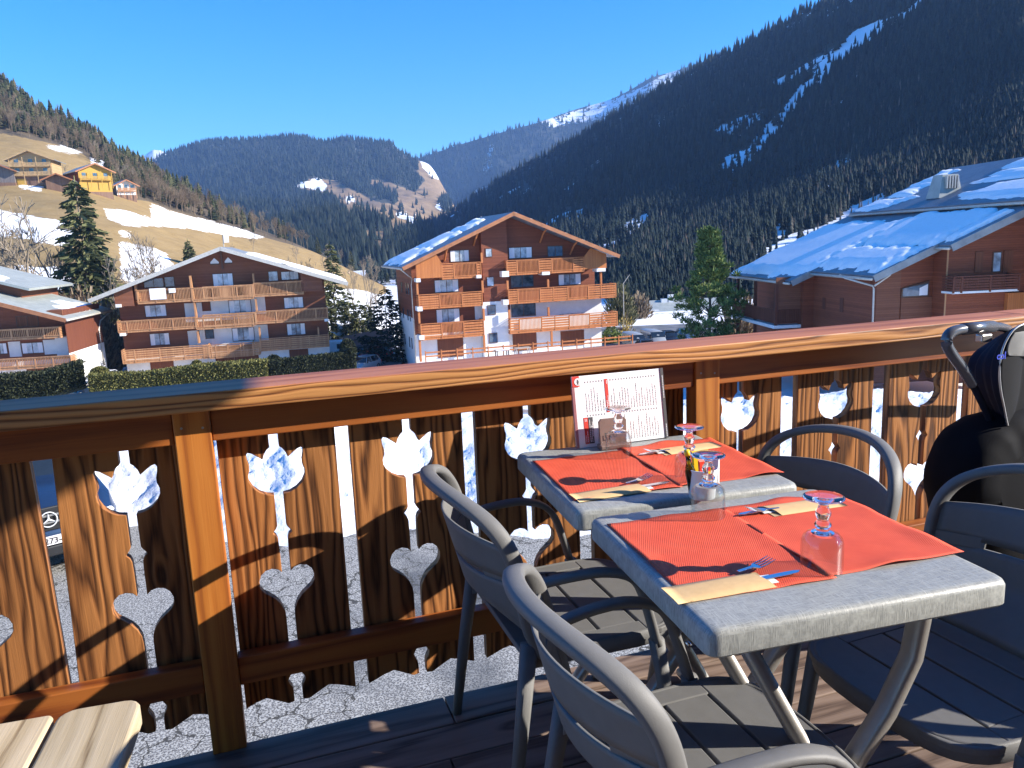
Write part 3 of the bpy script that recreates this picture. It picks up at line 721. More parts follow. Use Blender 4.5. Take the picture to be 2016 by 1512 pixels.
# folded hood: fabric gathered into ribs that fan out from the side joint
def resamp(P, n):
    P = sm3(P, 3); d = np.r_[0, np.cumsum([np.linalg.norm(b-a) for a, b in zip(P[:-1], P[1:])])]; t = np.linspace(0, d[-1], n); P = np.array(P)
    return np.stack([np.interp(t, d, P[:, k]) for k in range(3)], 1)
def fan(name, mat, left, right, dl, dr, folds, amp):
    n = 26; m_ = 30; A = resamp([sp(x, y, dl) for x, y in left], n); B = resamp([sp(x, y, dr) for x, y in right], n); V = []; F_ = []
    for i in range(n):
        s_ = math.sin(math.pi*min(1, i/(n-1)+.02))**.6
        for j in range(m_+1):
            t = j/m_; p = A[i]*(1-t)+B[i]*t; p = p+np.array([0, -amp*s_*abs(math.sin(math.pi*folds*t)), .25*amp*s_*math.sin(math.pi*folds*t+i*.15)]); V.append(p-O)
    for i in range(n-1):
        for j in range(m_): q = i*(m_+1)+j; F_.append((q, q+1, q+m_+2, q+m_+1))
    o = MB().add(V, F_).build(name, mat, st, True); o.modifiers.new('s', 'SOLIDIFY').thickness = .003; return o
Lc = [(1988, 652), (1968, 662), (1945, 678), (1916, 697), (1904, 722), (1907, 750), (1920, 782), (1945, 817), (1979, 842)]
Pc = [(2006, 641), (1992, 652), (1978, 675), (1970, 700), (1967, 735), (1970, 770), (1977, 802), (1981, 825), (1984, 842)]
Rc = [(2075, 632), (2070, 660), (2060, 690), (2052, 720), (2046, 750), (2036, 780), (2020, 805), (2004, 825), (1988, 843)]
fan('hood', M['navy'], Lc, Pc, .10, -.05, 4, .016)
fan('hood_front', M['blackfab'], Pc, Rc, -.05, .05, 2, .012)
fan('hood_lining', plain('grey_lining', (0.16, 0.16, 0.16), .8, var=.2), [(1996, 655), (1985, 672), (1980, 690), (1984, 700)], [(2060, 645), (2055, 665), (2046, 690), (2030, 702)], -.053, -.01, 2, .006)
arcp = [sp(x, y, -.056) for x, y in [(1984, 838)]+Pc[-2::-1]+[(2030, 634)]]
MB().sweep(L_(sm3(arcp)), .006, n=8).build('hood_piping', M['silver'], st, True)
text_mesh('hood_lettering', 'col', .030, plain('blue_print', (0.02, 0.05, 0.55), 0.5), st, tuple(sp(1962, 708, -.085)-O), (R(90), 0, 0), .0006)
# seat body, basket and lower frame
bp_ = [(1872, 1010), (1862, 950), (1876, 895), (1905, 855), (1940, 830), (1975, 815), (2040, 800), (2140, 790), (2160, 1010), (2120, 1150), (2000, 1190), (1900, 1130)]
bq = [sp(x, y)-O for x, y in bp_]; cen = sum(bq)/len(bq); V = []; F_ = []; nb = len(bq)*6; ring = []
loop = [np.array(p) for p in bq]
for _ in range(3):
    q = []
    for i in range(len(loop)): p0, p1_ = loop[i], loop[(i+1) % len(loop)]; q += [.75*p0+.25*p1_, .25*p0+.75*p1_]
    loop = q
prof_ = [(-.085, .55), (-.080, .80), (-.060, .93), (-.02, 1.0), (.05, 1.0), (.10, .95), (.13, .80), (.14, .5)]
for dy_, k_ in prof_:
    for i, p in enumerate(loop):
        w_ = 1+.020*mnoise.noise(Vector((i*.10, dy_*8, 3))); r2 = cen+(p-cen)*k_*w_; V.append((r2[0], cen[1]+dy_+.012*mnoise.noise(Vector((i*.12, k_*3, 1))), r2[2]))
m_ = len(loop)
for j in range(len(prof_)-1):
    for i in range(m_): F_.append((j*m_+i, j*m_+(i+1) % m_, (j+1)*m_+(i+1) % m_, (j+1)*m_+i))
F_.append(tuple(range(m_))); F_.append(tuple((len(prof_)-1)*m_+i for i in range(m_-1, -1, -1)))
fix_normals(MB().add(V, F_).build('seat_body', M['blackfab'], st, True))
rg = sp(1996, 862, -.02)-O
fix_normals(MB().lathe([(.028, 0), (.035, 0), (.035, .02), (.028, .02)], 28).build('joint_ring', M['silver'], st, True, loc=tuple(rg+np.array([0, 0, 0])), rot=(R(90), 0, 0)))
fix_normals(MB().lathe([(0, .005), (.028, .005), (.028, .018), (0, .018)], 28).build('joint_cap', M['black'], st, True, loc=tuple(rg), rot=(R(90), 0, 0)))
MB().sweep(L_([sp(1978, 835, -.03), sp(1984, 848, -.03), sp(1994, 856, -.03)]), [.012, .02, .012], n=8).build('joint_lug', M['silver'], st, True)
for (x, y, dy) in ((1915, 1240, 0.0), (1985, 1225, .10)):
    c = onz(x, y, .085)-O if dy == 0 else onz(x, y, .10)-O
    w = thing('wheel', None, None, tuple(c), R(35)); w.parent = st; w.location = tuple(c)
    MB().lathe([(.058, -.014), (.075, -.012), (.078, 0), (.075, .012), (.058, .014), (.058, -.014)], 28).build('tyre', M['black'], w, True, rot=(R(90), 0, 0))
    sp_ = MB()
    for k_ in range(5):
        a = 2*math.pi*k_/5+.3; sp_.sweep([(0, -.012, 0), (.058*math.cos(a), -.012, .058*math.sin(a))], .013, .006, up=(0, 1, 0), n=8)
    sp_.build('spokes', plain('white_spoke', (0.6, 0.6, 0.62), 0.4), w)

# ================================================================== BACKGROUND
def hd(P): return float(np.dot(np.asarray(P)-CAM, HEAD))
def gz(D):
    return float(np.interp(D, [0, 13, 20, 35, 50, 62, 130, 220, 1200, 6000], [-2.6, -2.62, -4.2, -7.6, -10.0, -10.7, -12.0, -13.6, -13.0, -20]))
def fbm(x, y, z=0.0, o=4):
    s = 0; a = 1; f = 1
    for _ in range(o): s += a*mnoise.noise(Vector((x*f, y*f, z+f))); a *= .5; f *= 2.03
    return s
def groundmat():
    n = N('snowy_ground'); v = n.coord((1, 1, 1)); f = n.noise(v, 0.06, 6, 0.6); d = n.noise(v, 1.2, 5, 0.7)
    k = n.math('ADD', n.math('MULTIPLY', f, .8), n.math('MULTIPLY', d, .2))
    c = n.ramp(k, [(0.60, (0.84, 0.85, 0.87)), (0.66, (0.20, 0.16, 0.10))]); n.bump(d, 0.5, 0.1); return n.fin(c, 0.7, 0, 0.3)
Ds = [0.5, 4, 8, 11, 13, 16, 20, 24, 28, 32, 36, 42, 50, 56, 62, 75, 90, 110, 130, 160, 200, 260, 350, 500, 800, 1200, 2000, 3500, 6000]
V = []; Fq = []; na = 96
for i, D in enumerate(Ds):
    for k in range(na):
        a = 2*math.pi*k/na; w = head2w(D*math.sin(a), D*math.cos(a)); df = D*(math.cos(a) if math.cos(a) > .3 else .3)
        V.append((w[0], w[1], gz(df if abs(a) < 1.2 or abs(a-2*math.pi) < 1.2 else 8)))
for i in range(len(Ds)-1):
    for k in range(na): k2 = (k+1) % na; Fq.append((i*na+k, i*na+k2, (i+1)*na+k2, (i+1)*na+k))
M['ground'] = groundmat()
np_mesh('ground', V, Fq, M['ground'], smooth=True, kind='structure')

def asphalt_mat():
    n = N('cracked_asphalt'); v = n.coord((1, 1, 1)); w = n.noise(v, 5, 4, 0.6, out=1)
    vm = n.new('ShaderNodeVectorMath', operation='MULTIPLY_ADD'); n.link(w, vm.inputs[0]); vm.inputs[1].default_value = (0.34, 0.34, 0); n.link(v, vm.inputs[2])
    cr = n.vor(vm.outputs[0], 2.9, 'DISTANCE_TO_EDGE'); thin = n.math('MULTIPLY', n.noise(v, 3.0, 3, .6), 0.05); line = n.math('LESS_THAN', cr, thin)
    where = n.noise(v, 0.5, 3, 0.5); line = n.math('MULTIPLY', line, n.math('GREATER_THAN', where, 0.44))
    g = n.noise(v, 48, 4, 0.8); sp_ = n.vor(v, 60)
    k = n.math('ADD', n.math('MULTIPLY', g, .65), n.math('MULTIPLY', sp_, .4))
    c = n.ramp(k, [(0.36, (0.06, 0.06, 0.058)), (0.5, (0.21, 0.20, 0.185)), (0.62, (0.47, 0.455, 0.41))])
    c = n.mix(n.ramp(n.noise(v, 0.35, 4, 0.6), [(0.36, (1, 1, 1)), (0.46, (0, 0, 0))]), c, n.ramp(k, [(0.35, (0.045, 0.047, 0.05)), (0.62, (0.17, 0.17, 0.165))]))
    c = n.mix(line, c, (0.07, 0.065, 0.055)); n.bump(n.math('ADD', g, n.math('MULTIPLY', line, -2.0)), 0.5, 0.01); return n.fin(c, 0.75, 0, 0.3)
MB().add([(-14, -3, -2.596), (18, -3, -2.596), (18, 12.6, -2.610), (-14, 12.6, -2.610)], [(0, 1, 2, 3)]).build('parking_asphalt', asphalt_mat())['kind'] = 'structure'

def ground_patch(name, mat, quad, lift=.04):
    """sheet following the valley floor: quad = (px, D) corners"""
    V = []; F_ = []; n = 14
    for i in range(n+1):
        for j in range(n+1):
            a, b = i/n, j/n; px_ = (quad[0][0]*(1-a)+quad[1][0]*a)*(1-b)+(quad[3][0]*(1-a)+quad[2][0]*a)*b; D = (quad[0][1]*(1-a)+quad[1][1]*a)*(1-b)+(quad[3][1]*(1-a)+quad[2][1]*a)*b
            w = head2w((px_-1008)/F_PX*D, D); V.append((w[0], w[1], gz(D)+lift+.25))
    for i in range(n):
        for j in range(n): q = i*(n+1)+j; F_.append((q, q+n+1, q+n+2, q+1))
    np_mesh(name, V, F_, mat, kind='structure')
M['wet'] = plain('wet_trodden_asphalt', (0.16, 0.155, 0.15), .6, var=.6, scale=.5, bump=.3, bs=8)
ground_patch('car_park', M['wet'], [(1170, 80), (1480, 80), (1470, 112), (1190, 112)]); ground_patch('car_park', M['wet'], [(640, 72), (790, 74), (790, 96), (650, 96)]); ground_patch('road', M['wet'], [(150, 62), (250, 64), (250, 84), (150, 80)])

# ploughed snow bank beyond the asphalt
bx = [-300, 255, 400, 555, 670, 820, 1060, 1400, 1850, 2300]; by = [1050, 1046, 1075, 1088, 1061, 1049, 1072, 1040, 1010, 1000]
V = []; Fq = []; nx, ny = 420, 110
for i in range(nx):
    px_ = -300+2600*i/(nx-1); p0 = onz(px_, float(np.interp(px_, bx, by)), -2.6); D0 = hd(p0); tx = (px_-1008)/F_PX
    for j in range(ny):
        D = D0-0.15+8.0*(j/(ny-1))**1.25
        w = head2w(tx*D, D); s = min(1, max(0, (D-D0)/3.2)); prof = s*s*(3-2*s)
        fall = min(1, max(0, (D-D0-3.9)/3.5))
        top = .95+.30*fbm(w[0]*.35, w[1]*.35, 3, 2)
        z = -2.62 + prof*top*(1-fall*.6)
        z += min(1, s*3)*(0.06*fbm(w[0]*2.3, w[1]*2.3, 1, 3) + .045*abs(fbm(w[0]*6.5, w[1]*6.5, 5, 2)) + .022*fbm(w[0]*15, w[1]*15, 7, 2))
        z += (gz(D)-(-2.6))*fall - .15*(j == ny-1)
        V.append((w[0], w[1], z if j else -2.75))
for i in range(nx-1):
    for j in range(ny-1): a = i*ny+j; Fq.append((a, a+ny, a+ny+1, a+1))
np_mesh('snow_bank', V, Fq, M['snow_pile'], smooth=True, kind='structure')

# ------------------------------------------------------------------ mountain terrain lofts
def inpoly(X, Y, poly):
    X = np.asarray(X, float); Y = np.asarray(Y, float); r_ = np.zeros(X.shape, bool); n = len(poly); j = n-1
    for i in range(n):
        xi, yi = poly[i]; xj, yj = poly[j]
        c = ((yi > Y) != (yj > Y)) & (X < (xj-xi)*(Y-yi)/((yj-yi)+1e-9)+xi); r_ ^= c; j = i
    return r_
def nproj(P):
    d = P-CAM; w = d @ _fw; return 1008+F_PX*(d @ _r2)/w, 756-F_PX*(d @ _u2)/w
def vnoise(P, sc, o=3, seed=0.0):
    return np.array([fbm(p[0]*sc, p[1]*sc, seed, o) for p in P])
class Loft:
    """terrain from control columns {px: [(y, D), ...]} -> real 3-D points on a (column,row) grid"""
    def __init__(s, cols, nx, ny, pw=1.0, rough=0.0, rs=0.01, back=60, smooth=6, seed=0.0):
        ks = sorted(cols); rows = len(cols[ks[0]]); Z = np.zeros((len(ks), rows)); D = np.zeros_like(Z)
        for i, k in enumerate(ks):
            for j, (y, d) in enumerate(cols[k]): p = at(k, y, d); Z[i, j] = p[2]; D[i, j] = d
        xs = np.linspace(ks[0], ks[-1], nx); ts = np.linspace(0, rows-1, ny)
        ker = np.hanning(2*smooth+3)[1:-1]; ker /= ker.sum()
        def up(A):
            B = np.array([np.interp(xs, ks, A[:, j]) for j in range(rows)]).T
            B = np.array([np.convolve(np.pad(B[:, j], smooth, mode='edge'), ker, mode='valid') for j in range(rows)]).T
            return np.array([np.interp(ts, np.arange(rows), B[i]) for i in range(nx)])
        Zg, Dg = up(Z), up(D)
        tn = ts/(rows-1)
        if pw != 1.0:
            z0 = Zg[:, :1]; z1 = Zg[:, -1:]; Zg = z0+(z1-z0)*(((Zg-z0)/(z1-z0+1e-6)).clip(0, 1))**pw
        txs = (xs-1008)/F_PX
        P = np.zeros((nx, ny, 3))
        for i in range(nx):
            X = txs[i]*Dg[i]; c_, s_ = math.cos(YAW), math.sin(YAW)
            P[i, :, 0] = X*c_+Dg[i]*s_; P[i, :, 1] = -X*s_+Dg[i]*c_; P[i, :, 2] = Zg[i]
        flat = P.reshape(-1, 3)
        if rough:
            nz = vnoise(flat, rs, 4, seed).reshape(nx, ny); P[:, :, 2] += nz*rough*np.sin(np.pi*tn)[None, :]**.7
        s.P = P; s.nx, s.ny = nx, ny; s.back = back
        s.px, s.py = [a.reshape(nx, ny) for a in nproj(P.reshape(-1, 3))]
    def mesh(s, name, mat, attrs):
        P = s.P; nx, ny = s.nx, s.ny
        bk = P[:, -1, :].copy(); bk += HEAD*s.back; bk[:, 2] -= s.back*.6
        bt = P[:, 0, :].copy(); bt[:, 2] -= 30
        full = np.concatenate([bt[:, None], P, bk[:, None]], 1); m = ny+2
        i, j = np.meshgrid(np.arange(nx-1), np.arange(m-1), indexing='ij'); a = (i*m+j).ravel()
        F_ = np.stack([a, a+m, a+m+1, a+1], 1)
        at_ = {k: np.concatenate([v[:, :1], v, v[:, -1:]], 1).ravel() for k, v in attrs.items()}
        return np_mesh(name, full.reshape(-1, 3), F_, mat, smooth=True, attrs=at_, kind='structure')
    def sample(s, n, wfun, rng, image=True):
        """n random points weighted by picture area times wfun(px,py)"""
        P = s.P; x, y = s.px, s.py
        ar = np.abs((x[1:, :-1]-x[:-1, :-1])*(y[:-1, 1:]-y[:-1, :-1]) - (x[:-1, 1:]-x[:-1, :-1])*(y[1:, :-1]-y[:-1, :-1]))
        w = ar*wfun(x[:-1, :-1], y[:-1, :-1]); w = np.where((y[:-1, 1:] < y[:-1, :-1]+1), w, 0).ravel(); w /= w.sum()
        c = rng.choice(w.size, n, p=w); i, j = np.divmod(c, s.ny-1); u = rng.random(n)[:, None]; v = rng.random(n)[:, None]
        return (P[i, j]*(1-u)+P[i+1, j]*u)*(1-v)+(P[i, j+1]*(1-u)+P[i+1, j+1]*u)*v
def terrain_mat(name, forest, meadow, snow=(0.84, 0.86, 0.9), sc=0.02, rock=None):
    n = N(name); v = n.coord((1, 1, 1)); f = n.noise(v, sc*6, 6, 0.65); d = n.noise(v, sc*40, 5, 0.7)
    k = n.math('ADD', n.math('MULTIPLY', f, .6), n.math('MULTIPLY', d, .4))
    cm = n.ramp(k, [(0.35, meadow[0]), (0.65, meadow[1])]); cf = n.ramp(k, [(0.35, forest[0]), (0.65, forest[1])])
    fo = n.math('GREATER_THAN', n.math('ADD', n.attr('forest'), n.math('MULTIPLY', n.math('SUBTRACT', d, .5), .8)), .5)
    c = n.mix(fo, cm, cf)
    sa = n.attr('snow'); sn = n.math('GREATER_THAN', n.math('ADD', sa, n.math('MULTIPLY', n.math('MULTIPLY', n.math('SUBTRACT', k, .5), 4.5), n.math('MULTIPLY', sa, 4.0, clamp=True))), .5)
    c = n.mix(sn, c, snow); n.bump(d, 0.6, 0.3); return n.fin(c, 0.9, 0, 0.15)
def soft(mask, it=2):
    a = mask.astype(float)
    for _ in range(it):
        p = np.pad(a, 1, mode='edge'); a = (p[1:-1, 1:-1]*2+p[:-2, 1:-1]+p[2:, 1:-1]+p[1:-1, :-2]+p[1:-1, 2:])/6
    return a
# conifer templates: stacked ragged cones
def conifer_tpl(sides, tiers, droop=.35, rng=None, top=0.0):
    V = []; F_ = []
    for t in range(tiers):
        z1 = 1.0-(t*.80/tiers)**1.0; z0 = max(.06, z1-1.35/tiers); r0 = .10+.90*((t+1)/tiers)**.85
        b = len(V); V.append((0, 0, z1))
        for k in range(sides):
            a = 2*math.pi*(k+.5*(t % 2))/sides; rr_ = r0*(1+(rng.uniform(-.28, .22) if rng else 0)); V.append((rr_*math.cos(a), rr_*math.sin(a), z0+(rng.uniform(-.03, .04) if rng else 0)))
        for k in range(sides): F_.append((b, b+1+k, b+1+(k+1) % sides))
    return np.array(V), np.array(F_)
def forest(name, pts, hs, wr, tpls, mat, rng, lean=.02, zoff=-.3):
    Vs = []; Fs = []; T = []; off = 0
    which = rng.integers(0, len(tpls), len(pts))
    for ti, (tv, tf) in enumerate(tpls):
        idx = np.where(which == ti)[0]; m = len(idx)
        if not m: continue
        h = hs[idx]; r_ = h*wr*rng.uniform(.8, 1.25, m); a = rng.uniform(0, 2*math.pi, m)
        c, s_ = np.cos(a)[:, None], np.sin(a)[:, None]
        X = (tv[:, 0][None]*c-tv[:, 1][None]*s_)*r_[:, None]; Y = (tv[:, 0][None]*s_+tv[:, 1][None]*c)*r_[:, None]; Z = tv[:, 2][None]*h[:, None]+zoff
        X += Z*rng.normal(0, lean, m)[:, None]
        W = np.stack([X+pts[idx, 0][:, None], Y+pts[idx, 1][:, None], Z+pts[idx, 2][:, None]], 2)
        Vs.append(W.reshape(-1, 3)); Fs.append((tf[None]+(np.arange(m)*len(tv))[:, None, None]+off).reshape(-1, tf.shape[1])); off += m*len(tv)
        T.append(np.repeat(rng.random(m), len(tv)))
    o = np_mesh(name, np.concatenate(Vs), np.concatenate(Fs), mat, attrs={'tint': np.concatenate(T)}, kind='stuff')
    return o
def forest_mat(name, stops, rough=.85, sc=.8):
    n = N(name); v = n.coord((1, 1, 1)); f = n.noise(v, sc, 3, .7)
    k = n.math('ADD', n.math('MULTIPLY', n.attr('tint'), .75), n.math('MULTIPLY', n.math('SUBTRACT', f, .3), .6))
    return n.fin(n.ramp(k, stops), rough, 0, .15)
rt = random.Random(3)
TPL_FAR = [conifer_tpl(5, 2, rng=rt) for _ in range(4)]; TPL_MID = [conifer_tpl(7, 4, rng=rt) for _ in range(6)]; TPL_NEAR = [conifer_tpl(11, 8, rng=rt) for _ in range(6)]

# ---- right-hand wooded mountain (shaded partly by its unseen right end, added for that)
colsR = {735: [(561, 305), (522, 900), (500, 1560)], 824: [(563, 300), (495, 880), (456, 1420)], 890: [(566, 290), (480, 830), (427, 1330)], 1004: [(556, 300), (455, 680), (352, 1200)], 1100: [(568, 240), (450, 540), (300, 1100)],
         1190: [(585, 190), (430, 480), (248, 1000)], 1250: [(603, 160), (410, 410), (208, 960)], 1400: [(600, 160), (370, 380), (122, 850)], 1600: [(575, 170), (310, 350), (10, 720)],
         1800: [(540, 180), (270, 310), (-75, 580)], 2016: [(520, 150), (240, 270), (-110, 460)], 2400: [(520, 150), (220, 240), (-130, 390)], 3200: [(540, 130), (200, 190), (-200, 330)], 5000: [(560, 125), (150, 160), (-330, 300)], 6200: [(600, 120), (500, 140), (300, 240)]}
LR = Loft(colsR, 1300, 170, 1.0, 14, .006, back=150, seed=2.0)
chan = [(1815, -5), (1775, 28), (1730, 42), (1680, 62), (1655, 95), (1625, 118), (1605, 150), (1575, 170), (1550, 205), (1500, 255), (1475, 290), (1425, 312), (1412, 332), (1440, 342), (1475, 320), (1500, 290), (1525, 265), (1555, 225), (1590, 190), (1625, 150), (1650, 125), (1690, 90), (1740, 62), (1790, 30), (1825, 0)]
pat = [[(1225, 440), (1250, 428), (1285, 418), (1280, 445), (1262, 458), (1238, 476), (1226, 460)], [(1488, 440), (1505, 430), (1500, 452), (1488, 462)], [(1528, 445), (1540, 440), (1545, 462), (1530, 465)], [(1515, 488), (1560, 462), (1620, 445), (1690, 400), (1740, 380), (1760, 560), (1480, 560)], [(1190, 540), (1210, 535), (1205, 555), (1185, 556)]]
mS = inpoly(LR.px, LR.py, chan)
for p_ in pat: mS |= inpoly(LR.px, LR.py, p_)
extra = vnoise(LR.P.reshape(-1, 3), .018, 3, 9.).reshape(LR.px.shape)
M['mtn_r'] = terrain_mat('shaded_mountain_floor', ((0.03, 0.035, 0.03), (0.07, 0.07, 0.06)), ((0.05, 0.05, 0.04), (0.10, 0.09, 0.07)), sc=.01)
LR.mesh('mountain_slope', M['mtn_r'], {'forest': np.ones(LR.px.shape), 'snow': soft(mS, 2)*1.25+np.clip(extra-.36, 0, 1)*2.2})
def wR(x, y):
    w = np.ones(x.shape); m = inpoly(x, y, chan)
    for p_ in pat: m |= inpoly(x, y, p_)
    m |= inpoly(x, y-8, chan)
    w[m] = .14; w = np.where(extra[:-1, :-1] > .34, w*.25, w); w[inpoly(x, y, pat[3])] = .02; return w*(x < 2120)*(y > -80)
pR = LR.sample(30000, wR, RNG); dR = (pR-CAM) @ HEAD
hR = np.interp(dR, [150, 300, 700, 1500], [3.6, 5.2, 9, 14])*RNG.uniform(.45, 1.35, len(pR))
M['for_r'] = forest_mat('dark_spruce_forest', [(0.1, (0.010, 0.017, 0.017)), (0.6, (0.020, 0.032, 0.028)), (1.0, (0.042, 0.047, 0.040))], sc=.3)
crest = LR.P[:330, -1, :]; pc = np.repeat(crest, 4, 0)+RNG.normal(0, 4, (len(crest)*4, 3))*np.array([1, 1, 0]); dc = (pc-CAM) @ HEAD
near = dR < 420
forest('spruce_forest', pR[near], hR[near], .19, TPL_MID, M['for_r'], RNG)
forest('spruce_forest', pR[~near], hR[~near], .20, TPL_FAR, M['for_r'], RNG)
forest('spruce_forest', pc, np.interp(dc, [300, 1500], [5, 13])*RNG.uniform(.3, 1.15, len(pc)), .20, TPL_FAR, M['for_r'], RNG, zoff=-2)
# leafless larch and birch, paler, low on the shaded slope
M['for_g'] = forest_mat('grey_leafless_wood', [(0.1, (0.07, 0.06, 0.05)), (1.0, (0.17, 0.14, 0.11))])
pG = LR.sample(1400, lambda x, y: np.exp(-((x-1900)/260)**2-((y-330)/110)**2)+.5*np.exp(-((x-1380)/120)**2-((y-500)/60)**2)*(x > 1200), RNG); dG = (pG-CAM) @ HEAD
forest('leafless_wood', pG, np.interp(dG, [150, 700], [4, 8])*RNG.uniform(.7, 1.2, len(pG)), .12, TPL_FAR, M['for_g'], RNG)

# ---- wooded hill closing the valley
colsB = {330: [(536, 520), (430, 1700), (345, 2150)], 363: [(536, 520), (420, 1680), (306, 2150)], 450: [(536, 520), (400, 1650), (278, 2120)], 560: [(536, 520), (395, 1620), (274, 2100)], 620: [(536, 520), (390, 1600), (268, 2100)],
         672: [(536, 520), (392, 1600), (281, 2100)], 715: [(536, 520), (392, 1600), (273, 2100)], 800: [(530, 560), (400, 1600), (283, 2080)], 830: [(530, 560), (405, 1600), (309, 2060)], 870: [(530, 560), (420, 1600), (322, 2060)], 905: [(515, 1180), (430, 1600), (395, 1900)], 935: [(512, 1180), (460, 1600), (440, 1900)]}
LB = Loft(colsB, 260, 120, 1.0, 34, .0045, back=300, seed=4.0)
def zc(pts): return [(300+a*.3492, 200+b*.3492) for a, b in pts]
mead = [zc([(780, 475), (840, 452), (905, 432), (1030, 447), (1110, 490), (1215, 540), (1235, 440), (1330, 452), (1400, 480), (1480, 512), (1540, 440), (1490, 400), (1500, 330), (1530, 300), (1680, 340), (1720, 430), (1775, 600), (1700, 640), (1480, 720), (1330, 860), (1180, 900), (1210, 800), (1170, 740), (1110, 660), (1075, 600), (1040, 560), (960, 510)])]
isl = [zc([(1185, 490), (1260, 480), (1370, 520), (1385, 575), (1300, 572), (1220, 545)]), zc([(1130, 650), (1200, 660), (1310, 700), (1320, 740), (1230, 730), (1150, 690)]), zc([(1600, 560), (1680, 520), (1690, 620), (1640, 620)])]
snB = [[(822, 290), (878, 292), (905, 330), (920, 372), (930, 410), (908, 408), (893, 368), (872, 352), (848, 347), (832, 328)], zc([(775, 472), (850, 455), (945, 445), (985, 470), (970, 505), (930, 500), (870, 475)]), zc([(1530, 298), (1600, 315), (1660, 335), (1700, 375), (1660, 420), (1610, 390), (1560, 350)]), zc([(1680, 400), (1725, 440), (1780, 600), (1750, 600), (1700, 470)]), zc([(1090, 540), (1140, 545), (1140, 562), (1095, 560)]), zc([(1370, 630), (1430, 630), (1500, 665), (1470, 675), (1390, 650)]), zc([(1595, 590), (1640, 560), (1620, 610)])]
mm = np.zeros(LB.px.shape, bool)
for p_ in mead: mm |= inpoly(LB.px, LB.py, p_)
mi = np.zeros_like(mm)
for p_ in isl: mi |= inpoly(LB.px, LB.py, p_)
ms = np.zeros_like(mm)
for p_ in snB: ms |= inpoly(LB.px, LB.py, p_)
exB = vnoise(LB.P.reshape(-1, 3), .012, 3, 5.).reshape(LB.px.shape)
M['mtn_b'] = terrain_mat('far_hill_ground', ((0.05, 0.055, 0.05), (0.09, 0.09, 0.075)), ((0.20, 0.13, 0.075), (0.36, 0.25, 0.14)), sc=.006)
LB.mesh('wooded_hill', M['mtn_b'], {'forest': soft(~mm | mi, 1), 'snow': soft(ms, 1)*1.9+np.clip(exB-.55, 0, 1)*1.3})
def wB(x, y):
    a = np.zeros(x.shape, bool); b = np.zeros(x.shape, bool)
    for p_ in mead: a |= inpoly(x, y, p_) | inpoly(x, y-9, p_)
    a |= (x > 838) & (x < 935) & (y < 420)
    for p_ in isl: b |= inpoly(x, y, p_)
    return np.where(a & ~b, .035, 1.0)*(x < 925)
pB = LB.sample(16000, wB, RNG)
M['for_b'] = forest_mat('far_spruce_forest', [(0.1, (0.011, 0.020, 0.018)), (0.6, (0.022, 0.034, 0.028)), (1.0, (0.050, 0.055, 0.042))], sc=.1)
forest('hill_spruces', pB, RNG.uniform(8, 20, len(pB)), .20, TPL_FAR, M['for_b'], RNG)
pc = np.repeat(LB.P[:-60, -1, :], 4, 0)+RNG.normal(0, 8, (4*(LB.nx-60), 3))*np.array([1, 1, 0]); forest('hill_spruces', pc, RNG.uniform(6, 18, len(pc)), .2, TPL_FAR, M['for_b'], RNG, zoff=-3)

# ---- farther ridge with snow, and snowy summits
colsC = {790: [(520, 2500), (400, 2800), (330, 3000)], 862: [(520, 2400), (400, 2750), (306, 3000)], 930: [(520, 2400), (400, 2750), (283, 3000)], 1000: [(520, 2300), (380, 2700), (262, 3000)], 1080: [(520, 2300), (370, 2700), (240, 3000)], 1150: [(510, 2300), (350, 2700), (214, 3100)],
         1210: [(500, 2300), (340, 2700), (198, 3100)], 1250: [(500, 2300), (330, 2700), (178, 3100)], 1290: [(500, 2300), (320, 2700), (152, 3100)], 1335: [(490, 2300), (310, 2700), (140, 3100)], 1420: [(480, 2300), (300, 2700), (110, 3100)]}
LC = Loft(colsC, 200, 110, 1.0, 60, .003, back=400, seed=7.0)
snC = [[(1060, 240), (1110, 224), (1160, 208), (1215, 192), (1260, 172), (1335, 132), (1345, 160), (1290, 178), (1225, 212), (1190, 235), (1120, 245), (1080, 252)], [(965, 285), (972, 285), (968, 330), (950, 345), (955, 315)], [(930, 375), (960, 365), (965, 385), (935, 398)], [(1040, 335), (1060, 320), (1050, 350)]]
ms = np.zeros(LC.px.shape, bool)
for p_ in snC: ms |= inpoly(LC.px, LC.py, p_)
exC = vnoise(LC.P.reshape(-1, 3), .008, 3, 1.).reshape(LC.px.shape)
LC.mesh('far_ridge', M['mtn_b'], {'forest': np.ones(LC.px.shape), 'snow': soft(ms, 1)*.75+np.clip(exC-.5, 0, 1)*1.2})
pC = LC.sample(7000, lambda x, y: np.where(inpoly(x, y, snC[0]), .12, 1.0), RNG)
forest('ridge_spruces', pC, RNG.uniform(12, 26, len(pC)), .22, TPL_FAR, M['for_b'], RNG)
colsD = {318: [(420, 3600), (318, 4300)], 335: [(420, 3600), (301, 4300)], 348: [(420, 3600), (293, 4300)], 362: [(420, 3600), (294, 4300)], 378: [(420, 3600), (304, 4300)], 400: [(420, 3600), (330, 4300)]}
LD = Loft(colsD, 60, 30, 1.0, 30, .006, back=500, smooth=1)
LD.mesh('snowy_summit', M['mtn_b'], {'forest': np.ones(LD.px.shape), 'snow': np.ones(LD.px.shape)*1.0})

